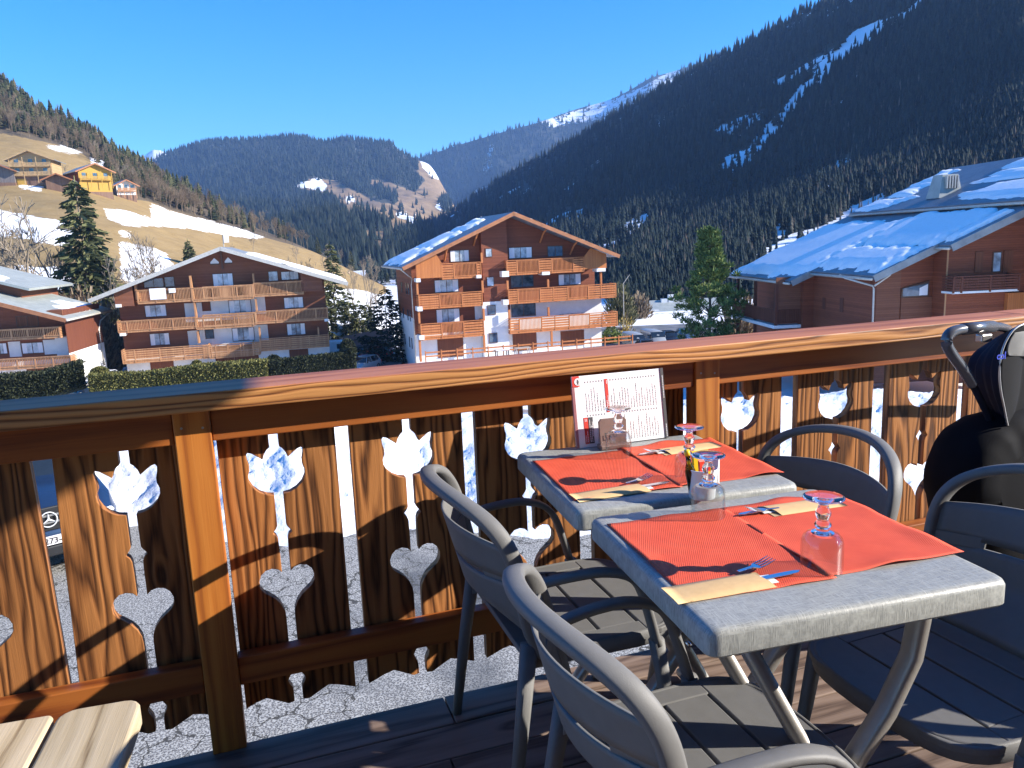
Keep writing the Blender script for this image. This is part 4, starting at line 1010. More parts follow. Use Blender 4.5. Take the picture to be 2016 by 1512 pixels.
# ---- sunlit left hillside: meadow below, wood above
colsL = {-320: [(690, 78), (520, 120), (395, 190), (180, 290), (-130, 430)], -100: [(650, 86), (490, 135), (372, 200), (235, 296), (5, 430)], 0: [(640, 90), (480, 140), (370, 205), (262, 300), (98, 430)], 130: [(640, 92), (470, 145), (378, 205), (300, 275), (215, 400)],
         215: [(640, 94), (480, 145), (388, 210), (345, 260), (262, 385)], 330: [(640, 96), (500, 150), (430, 215), (408, 250), (342, 365)], 480: [(640, 98), (530, 160), (480, 225), (455, 275), (428, 345)],
         600: [(640, 100), (560, 170), (515, 235), (484, 290), (478, 335)], 700: [(640, 105), (590, 180), (555, 240), (532, 290), (530, 320)], 800: [(645, 110), (612, 190), (593, 250), (580, 290), (579, 310)], 860: [(645, 112), (625, 190), (606, 260), (600, 300), (600, 320)]}
LL = Loft(colsL, 360, 150, 1.0, 2.2, .02, back=80, seed=1.0)
edge = [(-400, 190), (-100, 235), (0, 262), (100, 282), (160, 300), (212, 345), (222, 372), (262, 392), (300, 398), (330, 412), (400, 432), (480, 457), (560, 478), (640, 502), (720, 538), (800, 578), (900, 600)]
ex_, ey_ = zip(*edge)
fL = LL.py < np.interp(LL.px, ex_, ey_)
snL = [[(205, 412), (250, 415), (300, 432), (300, 400), (340, 418), (400, 432), (480, 452), (520, 467), (500, 470), (440, 462), (380, 450), (300, 445), (250, 445), (215, 432)], [(-20, 412), (60, 425), (135, 438), (150, 450), (150, 482), (110, 480), (60, 470), (-20, 458)],
       [(238, 478), (312, 490), (330, 505), (345, 520), (310, 535), (255, 560), (240, 550)], [(30, 525), (140, 532), (150, 600), (90, 600), (20, 560)], [(88, 287), (125, 288), (165, 300), (140, 301), (105, 294)], [(178, 312), (205, 316), (212, 328), (185, 330)], [(232, 455), (262, 458), (262, 465), (235, 466)],
       [(640, 565), (700, 570), (790, 590), (790, 700), (640, 700)], [(40, 362), (85, 368), (80, 374), (38, 372)]]
ms = np.zeros(LL.px.shape, bool)
for p_ in snL: ms |= inpoly(LL.px, LL.py, p_)
M['mtn_l'] = terrain_mat('sunlit_meadow', ((0.10, 0.075, 0.05), (0.18, 0.14, 0.09)), ((0.26, 0.175, 0.075), (0.37, 0.26, 0.12)), snow=(0.88, 0.88, 0.88), sc=.05)
LL.mesh('hillside_meadow', M['mtn_l'], {'forest': soft(fL, 2), 'snow': soft(ms, 5)*1.25})

# ------------------------------------------------------------------ trees built one by one
def leafmat(name, a, b, c_, sc=2.0):
    n = N(name); v = n.coord((1, 1, 1)); f = n.noise(v, sc, 3, .7); k = n.math('ADD', n.math('MULTIPLY', n.attr('tint'), .6), n.math('MULTIPLY', f, .5))
    return n.fin(n.ramp(k, [(0.25, a), (0.55, b), (0.9, c_)]), .7, 0, .2)
M['spruce'] = leafmat('olive_spruce_needles', (0.028, 0.036, 0.016), (0.085, 0.095, 0.038), (0.19, 0.18, 0.08))
M['dkspruce'] = leafmat('dark_spruce_needles', (0.006, 0.012, 0.010), (0.015, 0.026, 0.018), (0.030, 0.045, 0.028))
M['pine'] = leafmat('bright_pine_needles', (0.05, 0.085, 0.022), (0.13, 0.18, 0.05), (0.26, 0.30, 0.09))
M['bark'] = plain('grey_bark', (0.17, 0.145, 0.115), .9, var=.35, scale=4, bump=.4)
M['twig'] = plain('pale_twigs', (0.25, 0.20, 0.145), .9, var=.3, scale=3)
M['twig_br'] = plain('brown_twigs', (0.20, 0.125, 0.07), .9, var=.3, scale=3)
def cards(pts, dirs, ln, wd, rng):
    """small pointed leaf faces at pts along dirs"""
    n = len(pts); u = dirs/np.linalg.norm(dirs, axis=1)[:, None]
    r_ = rng.normal(size=(n, 3)); s_ = np.cross(u, r_); s_ /= np.linalg.norm(s_, axis=1)[:, None]+1e-9
    L = ln*rng.uniform(.6, 1.4, n)[:, None]; W = wd*rng.uniform(.6, 1.3, n)[:, None]
    V = np.stack([pts-s_*W*.5, pts+s_*W*.5, pts+u*L+s_*W*.28, pts+u*L-s_*W*.28], 1).reshape(-1, 3)
    F_ = np.arange(4*n).reshape(n, 4); t = np.repeat(rng.random(n), 4); return V, F_, t
def spruce_crown(h, r, rng, levels=34, base=.07, droop=.45, card=.34, gap=.12, per=16, shape=.85, wide=.5):
    P = []; Dr = []
    for i in range(levels):
        f = (i+rng.uniform(-.3, .3))/levels; z = h*(base+(1-base)*f); R_ = r*max(.03, (1-f)**shape)*rng.uniform(.8, 1.12)
        nb = max(4, int(11*(1-f)+4))
        for b in range(nb):
            if rng.random() < gap: continue
            a = rng.uniform(0, 2*np.pi); L = R_*rng.uniform(.65, 1.15); m = max(3, int(per*L/r)+3)
            t = rng.uniform(.12, 1, m)**.8; d = np.array([np.cos(a), np.sin(a)])
            zz = z - droop*L*t**1.3 + .25*L*t**3
            side = rng.normal(0, .10, m)*L*(1.1-t)*wide*2
            p = np.stack([d[0]*L*t-d[1]*side, d[1]*L*t+d[0]*side, zz+rng.normal(0, .05, m)*card*3], 1)
            dd = np.stack([np.full(m, d[0])-d[1]*np.sign(side)*.8, np.full(m, d[1])+d[0]*np.sign(side)*.8, np.full(m, -.35)+rng.normal(0, .25, m)], 1)
            P.append(p); Dr.append(dd)
    P.append(np.array([[0, 0, h*.985], [0, 0, h*.96], [0, 0, h*.94]])); Dr.append(np.array([[0, 0, 1.], [.2, 0, 1.], [-.2, .1, 1.]]))
    return cards(np.concatenate(P), np.concatenate(Dr), card, card*.42, rng)
def conifer(name, label, loc, h, r, mat, seed=0, group=None, cat='tree', **kw):
    rng = np.random.default_rng(seed); t = thing(name, label, cat, loc, rng.uniform(0, 6), group)
    V, F_, tt = spruce_crown(h, r, rng, **kw); np_mesh('crown', V, F_, mat, t, attrs={'tint': tt})
    MB().sweep([(0, 0, -.5), (0, 0, h*.5), (0, 0, h*.96)], [h*.030, h*.018, h*.004], n=7).build('trunk', M['bark'], t, True)
    return t
def bare_mesh(h, rng, depth=5, spread=.55, k0=3, lean=.1):
    S = []
    def grow(p, d, L, r_, dep):
        q = p + d*L*.5 + rng.normal(0, .03, 3)*L; e = q + (d+rng.normal(0, .12, 3))*L*.5
        S.append((p, q, r_, r_*.85)); S.append((q, e, r_*.85, r_*.68))
        if dep == 0: return
        for k in range(k0 if dep > 1 else k0+1):
            nd = d + rng.normal(0, spread, 3); nd[2] += .18; nd /= np.linalg.norm(nd)
            st = q if rng.random() < .4 else e
            grow(st, nd, L*rng.uniform(.55, .80), r_*.58, dep-1)
    d0 = np.array([rng.normal(0, lean), rng.normal(0, lean), 1.0]); grow(np.array([0, 0, -.3]), d0/np.linalg.norm(d0), h*.34, h*.018, depth)
    V = []; F_ = []
    for (p, q, a, b) in S:
        d = q-p; d /= np.linalg.norm(d)+1e-9; s = np.cross(d, [0.3, .9, .2]); s /= np.linalg.norm(s); u = np.cross(d, s); o = len(V)
        for c, r_ in ((p, a), (q, b)):
            r_ = max(r_, h*.0021)
            for k in range(3): an = 2.094*k; V.append(c+(s*np.cos(an)+u*np.sin(an))*r_)
        for k in range(3): k2 = (k+1) % 3; F_.append((o+k, o+k2, o+3+k2, o+3+k))
    return np.array(V), np.array(F_)
BARE = []
for i in range(5):
    V, F_ = bare_mesh(1.0, np.random.default_rng(50+i), 5, .46, 3); V[:, 2] -= V[:, 2].min()+.04; V = V/V[:, 2].max(); BARE.append((V, F_))
def bare_proto(i, mat, name='bare_tree_wood'):
    o = np_mesh('branches', BARE[i][0], BARE[i][1], mat); return o
PROT = {}
def bare_tree(label, loc, h, i, mat='twig', group='leafless trees on the hillside', wide=1.0, cat='tree', name='leafless_tree'):
    key = (i, mat)
    if key not in PROT:
        o = np_mesh(name, BARE[i][0], BARE[i][1], M[mat]); PROT[key] = o
    else: o = PROT[key].copy(); COL.objects.link(o)
    o.name = name; o.location = tuple(float(q) for q in loc); o.scale = (h*wide, h*wide, h); o.rotation_euler = (0, 0, random.uniform(0, 6))
    for k in ('label', 'category', 'group'):
        if k in o: del o[k]
    return tag(o, label, cat, group)
def loc_at(px, y, D): return at(px, y, D)
def gpt(px, D, z=None):
    w = head2w((px-1008)/F_PX*D, D)
    # the px column shifts with height because the camera rolls: solve at ground level
    zz = gz(D) if z is None else z
    for _ in range(3):
        q = proj((w[0], w[1], zz)); w = w + head2w((px-q[0])/F_PX*D, 0)[:3]*np.array([1, 1, 0])
    return np.array([w[0], w[1], zz])
def on_loft(L, px, y):
    d = (L.px-px)**2+(L.py-y)**2; i = np.unravel_index(np.argmin(d), d.shape); return L.P[i]
def vpx(loc, y_top):
    """height that brings the top of something standing at loc up to picture row y_top"""
    D = hd(loc); a, b = 0.0, 60.0
    for _ in range(30):
        m = (a+b)/2
        if proj(np.array(loc)+np.array([0, 0, m]))[1] > y_top: a = m
        else: b = m
    return a
p = gpt(196, 97); conifer('spruce_tree', 'tall shaggy olive-green spruce behind the left chalets', p, vpx(p, 352), 4.9, M['spruce'], 3, levels=50, card=.85, droop=.5, per=34, gap=.15, shape=.62, base=.04)
p = gpt(766, 84); conifer('spruce_tree', 'dark green spruce standing left of the middle chalet', p, vpx(p, 566), 4.0, M['dkspruce'], 5, levels=26, card=.42, droop=.15, per=20, gap=.05, shape=.75, base=.02)
p = gpt(664, 112); conifer('spruce_tree', 'slim green spruce rising right of the left chalet', p, vpx(p, 478), 2.6, M['spruce'], 8, levels=40, card=.5, gap=.15, shape=.6)
for i, (px_, yt, D, r_, lab) in enumerate(((692, 575, 104, 1.9, 'small green spruce beside the slim one, left of the gap'), (712, 590, 100, 1.7, 'bright green young spruce above the pink wall'), (728, 598, 103, 1.5, 'short spruce between the young spruce and the dark one'), (650, 570, 100, 1.6, 'green spruce touching the eave of the left chalet'), (376, 474, 150, 1.3, 'lone small conifer on the meadow behind the chalet ridge'))):
    p = gpt(px_, D) if D < 140 else on_loft(LL, 376, 520); conifer('young_spruce', lab, p, max(2.5, vpx(p, yt)), r_, M['spruce'], 20+i, levels=22, card=.4, gap=.1, shape=.6)
# the bright stone pine right of the middle chalet
def pine(label, loc, h, r, seed):
    rng = np.random.default_rng(seed); t = thing('pine_tree', label, 'tree', loc, 0)
    P = []; Dr = []; br = MB()
    for i in range(330):
        f = rng.uniform(.03, .99)**.9; prof = (1-f)**.62*(1+.25*math.sin(f*13+1)+.22*math.sin(f*31+i*.4)); a = rng.uniform(0, 2*np.pi)
        L = r*prof*rng.uniform(.35, 1.05)+.12; c = np.array([np.cos(a)*L, np.sin(a)*L, h*f+.30*L])
        if i % 3 == 0: br.sweep([(0, 0, max(.1, h*f-.15*L)), tuple(c*np.array([.5, .5, 1])-np.array([0, 0, .12*L])), tuple(c)], [.07, .05, .02], n=4, cap=False)
        m = 62; q = rng.normal(size=(m, 3)); q /= np.linalg.norm(q, axis=1)[:, None]; q[:, 2] = q[:, 2]*.8+.25
        rad = rng.uniform(.30, .52)*(1-.35*f)
        P.append(c+q*rad*rng.uniform(.2, .9, m)[:, None]); Dr.append(q+np.array([0, 0, .5]))
    V, F_, tt = cards(np.concatenate(P), np.concatenate(Dr), .26, .085, rng)
    np_mesh('crown', V, F_, M['pine'], t, attrs={'tint': tt}); br.build('branches', M['bark'], t)
    MB().sweep([(0, 0, -.5), (.1, 0, h*.5), (0, 0, h*.97)], [.34, .22, .05], n=8).build('trunk', M['bark'], t, True)
p = gpt(1395, 62); pine('bushy bright green pine between the middle and the right chalet', p, vpx(p, 452), 3.1, 4)
p = gpt(1203, 92); conifer('small_pine', 'knee-high green pine at the right end of the garden fence', p, 2.6, 1.5, M['pine'], 41, levels=14, card=.3, droop=-.2, gap=.05)
# bushes and bare trees around the car park
def bush(name, label, loc, h, r, mat, seed, n=900, card=.35, cat='bush', tw='twig', group=None, up=1.0):
    rng = np.random.default_rng(seed); q = rng.normal(size=(n, 3)); q /= np.linalg.norm(q, axis=1)[:, None]; q[:, 2] = np.abs(q[:, 2]); rad = rng.uniform(.25, 1, n)[:, None]
    P = q*rad*np.array([r, r, h]); V, F_, tt = cards(P, q+np.array([0, 0, up]), card, card*.35, rng)
    t = thing(name, label, cat, loc, 0, group); np_mesh('foliage', V, F_, mat, t, attrs={'tint': tt})
    o = np_mesh('stems', BARE[seed % 5][0]*np.array([r*1.6, r*1.6, h*1.05]), BARE[seed % 5][1], M[tw], t); return t
M['olive'] = leafmat('olive_bush_leaves', (0.06, 0.06, 0.02), (0.12, 0.115, 0.045), (0.21, 0.18, 0.09))
M['tan'] = leafmat('tan_dry_twigs', (0.12, 0.085, 0.05), (0.22, 0.16, 0.10), (0.34, 0.26, 0.17))
M['yellowbush'] = leafmat('yellow_dry_leaves', (0.25, 0.17, 0.04), (0.45, 0.33, 0.08), (0.6, 0.45, 0.15))
p = gpt(1222, 118); bush('tall_bush', 'tall olive bush behind the right balconies of the middle chalet', p, vpx(p, 560), 2.6, M['olive'], 11, 1800, .6)
p = gpt(1257, 128); bush('tall_bush', 'greyish leafless bush left of the long low roof', p, vpx(p, 578), 2.2, M['tan'], 12, 1300, .6)
p = gpt(1318, 185); bush('larch_tree', 'pale brown larch behind the chimneys of the low house', p, vpx(p, 541), 3.2, M['tan'], 13, 2200, .6, 'tree')
p = gpt(1232, 96); bush('low_bush', 'yellow leaved bush at the corner of the car park', p, 3.4, 1.2, M['yellowbush'], 14, 350, .3)
for i, (px_, yt, D, r_, lab) in enumerate(((1452, 575, 75, 2.0, 'bare grey bush seen through the veranda of the right chalet'), (1475, 590, 80, 2.0, 'second bare bush behind the veranda posts of the right chalet'), (180, 560, 88, 3.0, 'brown scrub at the foot of the tall spruce'), (222, 590, 86, 2.4, 'brown scrub against the left end of the left chalet'), (205, 640, 82, 1.6, 'dry low scrub behind the parked white car'))):
    p = gpt(px_, D); bush('dry_scrub', lab, p, vpx(p, yt), r_, M['tan'], 60+i, 1300, .55, tw='twig_br', group='dry scrub around the chalets')
for i, (px_, yt, D, w_, lab) in enumerate(((92, 386, 92, .9, 'large leafless tree left of the tall spruce'), (14, 436, 90, .9, 'leafless tree at the left edge above the grey roofs'), (60, 480, 96, .8, 'smaller leafless tree between the two large ones'), (250, 500, 92, .7, 'leafless tree just right of the tall spruce'), (305, 452, 110, .7, 'thin leafless tree left of the chalet ridge'), (328, 462, 112, .6, 'thin leafless tree beside another, nearer the chalet ridge'), (140, 430, 100, .8, 'leafless tree half hidden by the tall spruce'),
        (620, 500, 112, .6, 'thin leafless tree above the right slope of the left chalet'), (735, 500, 125, .5, 'thin leafless tree above the dark spruce'), (700, 520, 120, .5, 'thin leafless tree behind the young spruces'), (560, 505, 120, .5, 'thin leafless tree over the left chalet roof'), (750, 560, 110, .5, 'low leafless tree by the snow behind the dark spruce'), (1345, 585, 150, .7, 'leafless tree right of the larch'), (1290, 590, 190, .8, 'small leafless tree left of the larch'), (1560, 425, 150, .35, 'thin leafless tree standing on the snow above the right roof'), (1628, 420, 150, .4, 'second thin leafless tree on the snow above the right roof'))):
    p = gpt(px_, D) if px_ < 1500 else on_loft(LR, px_, 470)
    bare_tree(lab, p, max(4, vpx(p, yt)), i % 5, 'twig', 'leafless trees in the valley', w_)
# left wood: a mass, with the trees along its lower edge as things of their own
M['for_l'] = forest_mat('sunlit_conifer_wood', [(0.05, (0.020, 0.026, 0.012)), (0.45, (0.050, 0.058, 0.024)), (0.75, (0.095, 0.092, 0.042)), (0.92, (0.16, 0.125, 0.07)), (1.0, (0.22, 0.165, 0.10))], sc=.5)
M['for_lb'] = forest_mat('brown_leafless_wood', [(0.1, (0.13, 0.095, 0.06)), (1.0, (0.27, 0.20, 0.135))], sc=.5)
def wl1(x, y):
    e = np.interp(x, ex_, ey_); return np.where((y < e-4) & (x < 800), np.where(x < 500, 1.0, .3)*np.clip((e-y)/45, .12, 1), 0)
p1 = LL.sample(6500, wl1, RNG); d1 = (p1-CAM) @ HEAD
forest('conifer_wood', p1, np.interp(d1, [220, 450], [5, 9.5])*RNG.uniform(.45, 1.35, len(p1)), .20, TPL_NEAR, M['for_l'], RNG, zoff=-.6)
def wl2(x, y):
    e = np.interp(x, ex_, ey_); return np.where((y < e) & (x < 830), np.exp(-np.clip((e-y), 0, 400)/50), 0)
p2 = LL.sample(900, wl2, RNG)
Vb = []; Fb = []; off = 0; tt = []
for i, q in enumerate(p2):
    V, F_ = BARE[i % 5]; k = RNG.uniform(5, 9); a = RNG.uniform(0, 6.28); ca, sa = math.cos(a), math.sin(a)
    sel = slice(0, len(F_)); W = np.stack([(V[:, 0]*ca-V[:, 1]*sa)*k*.7, (V[:, 0]*sa+V[:, 1]*ca)*k*.7, V[:, 2]*k], 1)+q
    Vb.append(W); Fb.append(F_+off); off += len(V); tt.append(np.full(len(V), RNG.random()))
np_mesh('leafless_wood', np.concatenate(Vb), np.concatenate(Fb), M['for_lb'], attrs={'tint': np.concatenate(tt)}, kind='stuff')
rng9 = np.random.default_rng(9)
protoC = [spruce_crown(1.0, .20, np.random.default_rng(90+k), levels=22, card=.055, per=12, gap=.12, shape=.8) for k in range(3)]
PC = {}
edge_lab = {}
for i, px_ in enumerate(np.linspace(8, 770, 34)):
    e = float(np.interp(px_, ex_, ey_))-4-rng9.uniform(0, 10); q = on_loft(LL, px_, e); hh = rng9.uniform(6, 9.5)
    where = ('above the meadow at the far left' if px_ < 130 else 'above the hill houses' if px_ < 300 else 'above the long snow patch' if px_ < 480 else 'along the low end of the wood' if px_ < 640 else 'on the low meadow shoulder behind the dark spruce')
    if i % 3:
        bare_tree('leafless tree at the wood edge '+where, q, hh, i % 5, 'twig', 'leafless trees at the wood edge '+where, .8)
    else:
        k = (i//3) % 3
        if k not in PC: V, F_, t_ = protoC[k]; PC[k] = np_mesh('spruce_tree', V, F_, M['spruce'], attrs={'tint': t_}); o = PC[k]
        else: o = PC[k].copy(); COL.objects.link(o)
        o.location = tuple(float(v) for v in q); o.scale = (hh, hh, hh)
        tag(o, 'green spruce at the wood edge '+where, 'tree', 'spruces at the wood edge '+where)
# young trees standing on the meadow
for i, (px_, y_, h_) in enumerate(((130, 352, 4.5), (500, 500, 6), (585, 530, 7), (640, 545, 7), (690, 560, 6), (728, 575, 6), (455, 560, 7), (40, 470, 6))):
    bare_tree('small leafless tree on the sunlit meadow'+(' beside the yellow house', ' just below the long snow patch', ' right of the lone conifer', ' above the roof end', ' left of the slim spruce', ' near the dark spruce', ' over the chalet ridge', ' between the snow bands')[i], on_loft(LL, px_, y_), h_, i % 5, 'twig', None, .7)
# hedges
def hedge(label, pts, h, w, mat, seed, n=9000, card=.10):
    """clipped hedge along a ground polyline"""
    rng = np.random.default_rng(seed); t = thing('hedge', label, 'hedge', tuple(pts[0]), 0)
    P0 = [np.array(p) for p in pts]; seg = [np.linalg.norm((b-a)[:2]) for a, b in zip(P0[:-1], P0[1:])]; tot = sum(seg); Ps = []; Ds_ = []
    core = MB()
    for (a, b, l) in zip(P0[:-1], P0[1:], seg):
        d = (b-a)/l; nrm = np.array([-d[1], d[0], 0]); m = int(n*l/tot); u = rng.random(m)[:, None]; f = rng.random(m)
        s_ = np.where(f < .35, -w/2, np.where(f < .55, w/2, rng.uniform(-w/2, w/2, m)))[:, None]; z = np.where(f < .55, rng.uniform(0, h, m), h)[:, None]
        p = a+(b-a)*u+nrm*s_+np.array([0, 0, 1])*z+rng.normal(0, .05, (m, 3)); Ps.append(p-P0[0]); Ds_.append(np.where(f[:, None] < .55, np.sign(s_)*nrm[None], np.array([[0, 0, 1.]]))+rng.normal(0, .6, (m, 3)))
        q = [a-nrm*w*.46, b-nrm*w*.46, b+nrm*w*.46, a+nrm*w*.46]; v = [x-P0[0]-np.array([0, 0, .3]) for x in q]+[x-P0[0]+np.array([0, 0, h*.97]) for x in q]
        core.add(v, [(0, 3, 2, 1), (4, 5, 6, 7), (0, 1, 5, 4), (1, 2, 6, 5), (2, 3, 7, 6), (3, 0, 4, 7)])
    V, F_, tt = cards(np.concatenate(Ps), np.concatenate(Ds_), card*1.4, card, rng)
    np_mesh('leaves', V, F_, mat, t, attrs={'tint': tt}); core.build('inner_twigs', mat, t)
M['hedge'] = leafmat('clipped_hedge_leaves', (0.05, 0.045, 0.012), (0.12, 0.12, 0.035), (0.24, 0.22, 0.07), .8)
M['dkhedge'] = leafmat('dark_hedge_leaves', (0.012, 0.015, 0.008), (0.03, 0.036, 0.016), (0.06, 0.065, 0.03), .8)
def line_at(pxs, ys, D0, D1):
    return [at(x, y, D0+(D1-D0)*(x-pxs[0])/(pxs[-1]-pxs[0])) for x, y in zip(pxs, ys)]
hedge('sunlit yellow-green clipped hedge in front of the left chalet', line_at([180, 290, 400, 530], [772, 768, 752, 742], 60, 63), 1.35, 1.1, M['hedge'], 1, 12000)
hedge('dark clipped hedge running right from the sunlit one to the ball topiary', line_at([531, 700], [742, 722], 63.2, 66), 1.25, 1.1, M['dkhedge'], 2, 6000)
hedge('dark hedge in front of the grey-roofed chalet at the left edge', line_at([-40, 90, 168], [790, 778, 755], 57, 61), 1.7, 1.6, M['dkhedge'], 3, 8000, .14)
def topiary(label, px_, y, D, rx, rz, mat, seed, zc_=None):
    c = at(px_, y, D); rng = np.random.default_rng(seed); n = 1500; q = rng.normal(size=(n, 3)); q /= np.linalg.norm(q, axis=1)[:, None]
    P = q*np.array([rx, rx, rz])+np.array([0, 0, rz]); V, F_, tt = cards(P, q+rng.normal(0, .5, (n, 3)), .13, .10, rng)
    t = thing('topiary_shrub', label, 'shrub', c, 0); np_mesh('leaves', V, F_, mat, t, attrs={'tint': tt}); MB().blob((0, 0, rz), (rx*.95, rx*.95, rz*.95), 14, 10, .03, seed).build('inner_twigs', mat, t, True)
topiary('round yellow-green topiary at the left end of the sunlit hedge', 198, 748, 61, .62, .50, M['hedge'], 1)
topiary('round yellow-green topiary behind the sunlit hedge', 389, 730, 66, .36, .42, M['hedge'], 2)
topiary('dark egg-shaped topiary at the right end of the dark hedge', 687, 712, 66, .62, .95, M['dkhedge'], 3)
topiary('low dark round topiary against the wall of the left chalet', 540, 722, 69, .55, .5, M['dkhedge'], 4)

# ------------------------------------------------------------------ chalets
class Fac:
    """a building facade plane through pixel (px,y) at distance D, yaw in the heading frame"""
    def __init__(s, px, y, D, yaw):
        s.P0 = at(px, y, D); s.rot = R(yaw)-YAW; c, n = math.cos(s.rot), math.sin(s.rot); s.u = np.array([c, n, 0]); s.v = np.array([-n, c, 0])
    def uz(s, px, y, d=0.0):
        r_ = ray(px, y); t = (d-float((CAM-s.P0) @ s.v))/float(r_ @ s.v); P = CAM+r_*t-s.P0; return float(P @ s.u), float(P[2])
    def box4(s, x0, y0, x1, y1, d=0.0):
        cx, cy = (x0+x1)/2, (y0+y1)/2
        return s.uz(x0, cy, d)[0], s.uz(x1, cy, d)[0], s.uz(cx, y1, d)[1], s.uz(cx, y0, d)[1]
def window(F, T, rect, d, dark='win', bars=1, frame='win_frame', name='window', fw=.06):
    u0, u1, z0, z1 = F.box4(*rect, d)
    m = MB().box(u0, u1, d-.05, d-.012, z0, z0+fw).box(u0, u1, d-.05, d-.012, z1-fw, z1).box(u0, u0+fw, d-.049, d-.012, z0+fw, z1-fw).box(u1-fw, u1, d-.049, d-.012, z0+fw, z1-fw)
    for k in range(bars):
        uc = u0+(u1-u0)*(k+1)/(bars+1); m.box(uc-fw*.45, uc+fw*.45, d-.049, d-.012, z0+fw, z1-fw)
    w = m.build(name, M[frame], T)
    MB().box(u0+fw*.5, u1-fw*.5, d-.03, d-.006, z0+fw*.5, z1-fw*.5).build('pane', M[dark], w)
    if dark == 'win_l' and (u1-u0) > 1:
        wv = 12
        for side in (0, 1):
            c = MB()
            a, b = (u0+fw, u0+fw+(u1-u0)*.22) if side == 0 else (u1-fw-(u1-u0)*.22, u1-fw)
            v = []
            for k in range(wv+1):
                x = a+(b-a)*k/wv; v += [(x, d-.034-.004*math.sin(k*1.6), z0+fw), (x, d-.034-.004*math.sin(k*1.6), z1-fw)]
            c.add(v, [(2*k, 2*k+2, 2*k+3, 2*k+1) for k in range(wv)])
            c.build('curtain', M['paper'], w)
    return w
M['win_frame'] = plain('brown_window_frame', (0.10, 0.045, 0.025), .5); M['white_frame'] = plain('white_window_frame', (0.6, 0.6, 0.6), .5)
def balcony(F, T, rect, mat, pattern, slab='stucco', d0=0.0, d1=1.5, sides=True, name='balcony', slabh=.18):
    """rect: pixel box of the railing; pattern: list of (kind, weight), kind h=boards v=balusters"""
    u0, u1, z0, z1 = F.box4(*rect, d0); h = z1-z0
    b = MB().box(u0-.03, u1+.03, d0+.03, d1, z0-slabh-.02, z0-.02).build(name, M[slab], T)
    r_ = MB(); tot = sum(w for _, w in pattern); x = u0; posts = [u0]
    r_.box(u0-.04, u1+.04, d0-.05, d0+.06, z1-.07, z1)
    for kind, w in pattern:
        xe = x+(u1-u0)*w/tot
        if kind == 'h':
            nb = 5; bh = (h-.12)/nb
            for k in range(nb): r_.box(x, xe, d0, d0+.025, z0+.02+k*bh, z0+.02+k*bh+bh*.72)
        else:
            r_.box(x, xe, d0-.012, d0+.032, z0+.02, z0+.10)
            r_.box(x, xe, d0-.012, d0+.032, z1-.16, z1-.075)
            nb = max(3, int((xe-x)/.135))
            for k in range(nb): xx = x+(xe-x)*(k+.5)/nb; r_.box(xx-.032, xx+.032, d0+.001, d0+.022, z0+.10, z1-.16)
        posts.append(xe); x = xe
    for q in posts: r_.box(q-.05, q+.05, d0-.02, d0+.05, z0-.1, z1-.07)
    if sides:
        for q in (u0, u1):
            for k in range(5): r_.box(q-.012, q+.012, d0+.05, d1, z0+.02+k*(h-.12)/5, z0+.02+k*(h-.12)/5+(h-.12)/5*.72)
            r_.box(q-.04, q+.04, d0+.06, d1, z1-.07, z1-.003)
    r_.build('railing', M[mat], b); return b
def gable_roof(F, T, apex, left, right, d0, d1, th=.22, mat='roof_grey', edge='fascia', ov=0.0):
    """apex/left/right given as (u,z) of the upper roof surface at the front"""
    out = []
    for (a, b, nm) in ((left, apex, 'roof'), (apex, right, 'roof')):
        q = [(a[0], d0, a[1]), (b[0], d0, b[1]), (b[0], d1, b[1]), (a[0], d1, a[1])]
        o = MB().slab(q, th).build(nm, M[mat], T); out.append(o)
    for (a, b) in ((left, apex), (apex, right)):
        q = [(a[0], d0-.05, a[1]+.02), (b[0], d0-.05, b[1]+.02), (b[0], d0-.004, b[1]+.02), (a[0], d0-.004, a[1]+.02)]
        MB().slab(q, th+.12).build('rake_board', M[edge], T)
    return out
def roof_snow(T, a, b, d0, d1, rects, seed, th=.14, name='roof_snow', lift=.03):
    """snow slabs lying on the roof plane between a=(u,z) and b=(u,z); rects in (s along slope 0..1, t along depth 0..1)"""
    V = []; F_ = []; nx, ny = 70, 60; keep = np.zeros((nx+1, ny+1)); dz = (b[1]-a[1]); du = b[0]-a[0]
    for i in range(nx+1):
        for j in range(ny+1):
            s_, t_ = i/nx, j/ny; w = mnoise.noise(Vector((s_*7+seed, t_*7, 1)))*.06+mnoise.noise(Vector((s_*22+seed, t_*22, 5)))*.025
            m = -1
            for (s0, s1, t0, t1) in rects: m = max(m, min(s_-s0, s1-s_, t_-t0, t1-t_)+w)
            keep[i, j] = m
            hgt = th*min(1, max(0, m)*14)**.5*(1+.07*mnoise.noise(Vector((s_*5, t_*5, seed)))) if m > 0 else -.04
            V.append((a[0]+du*s_, d0+(d1-d0)*t_, a[1]+dz*s_+hgt+lift))
    for i in range(nx):
        for j in range(ny):
            if max(keep[i, j], keep[i+1, j], keep[i, j+1], keep[i+1, j+1]) > 0: q = i*(ny+1)+j; F_.append((q, q+ny+1, q+ny+2, q+1))
    if not F_: return
    used = sorted({k for f in F_ for k in f}); mp = {k: i for i, k in enumerate(used)}
    np_mesh(name, [V[k] for k in used], [[mp[k] for k in f] for f in F_], M['snow_roof'], T, smooth=True)
def cc(ox, oy, k): return lambda *a: tuple((ox if i % 2 == 0 else oy)+v*k for i, v in enumerate(a))

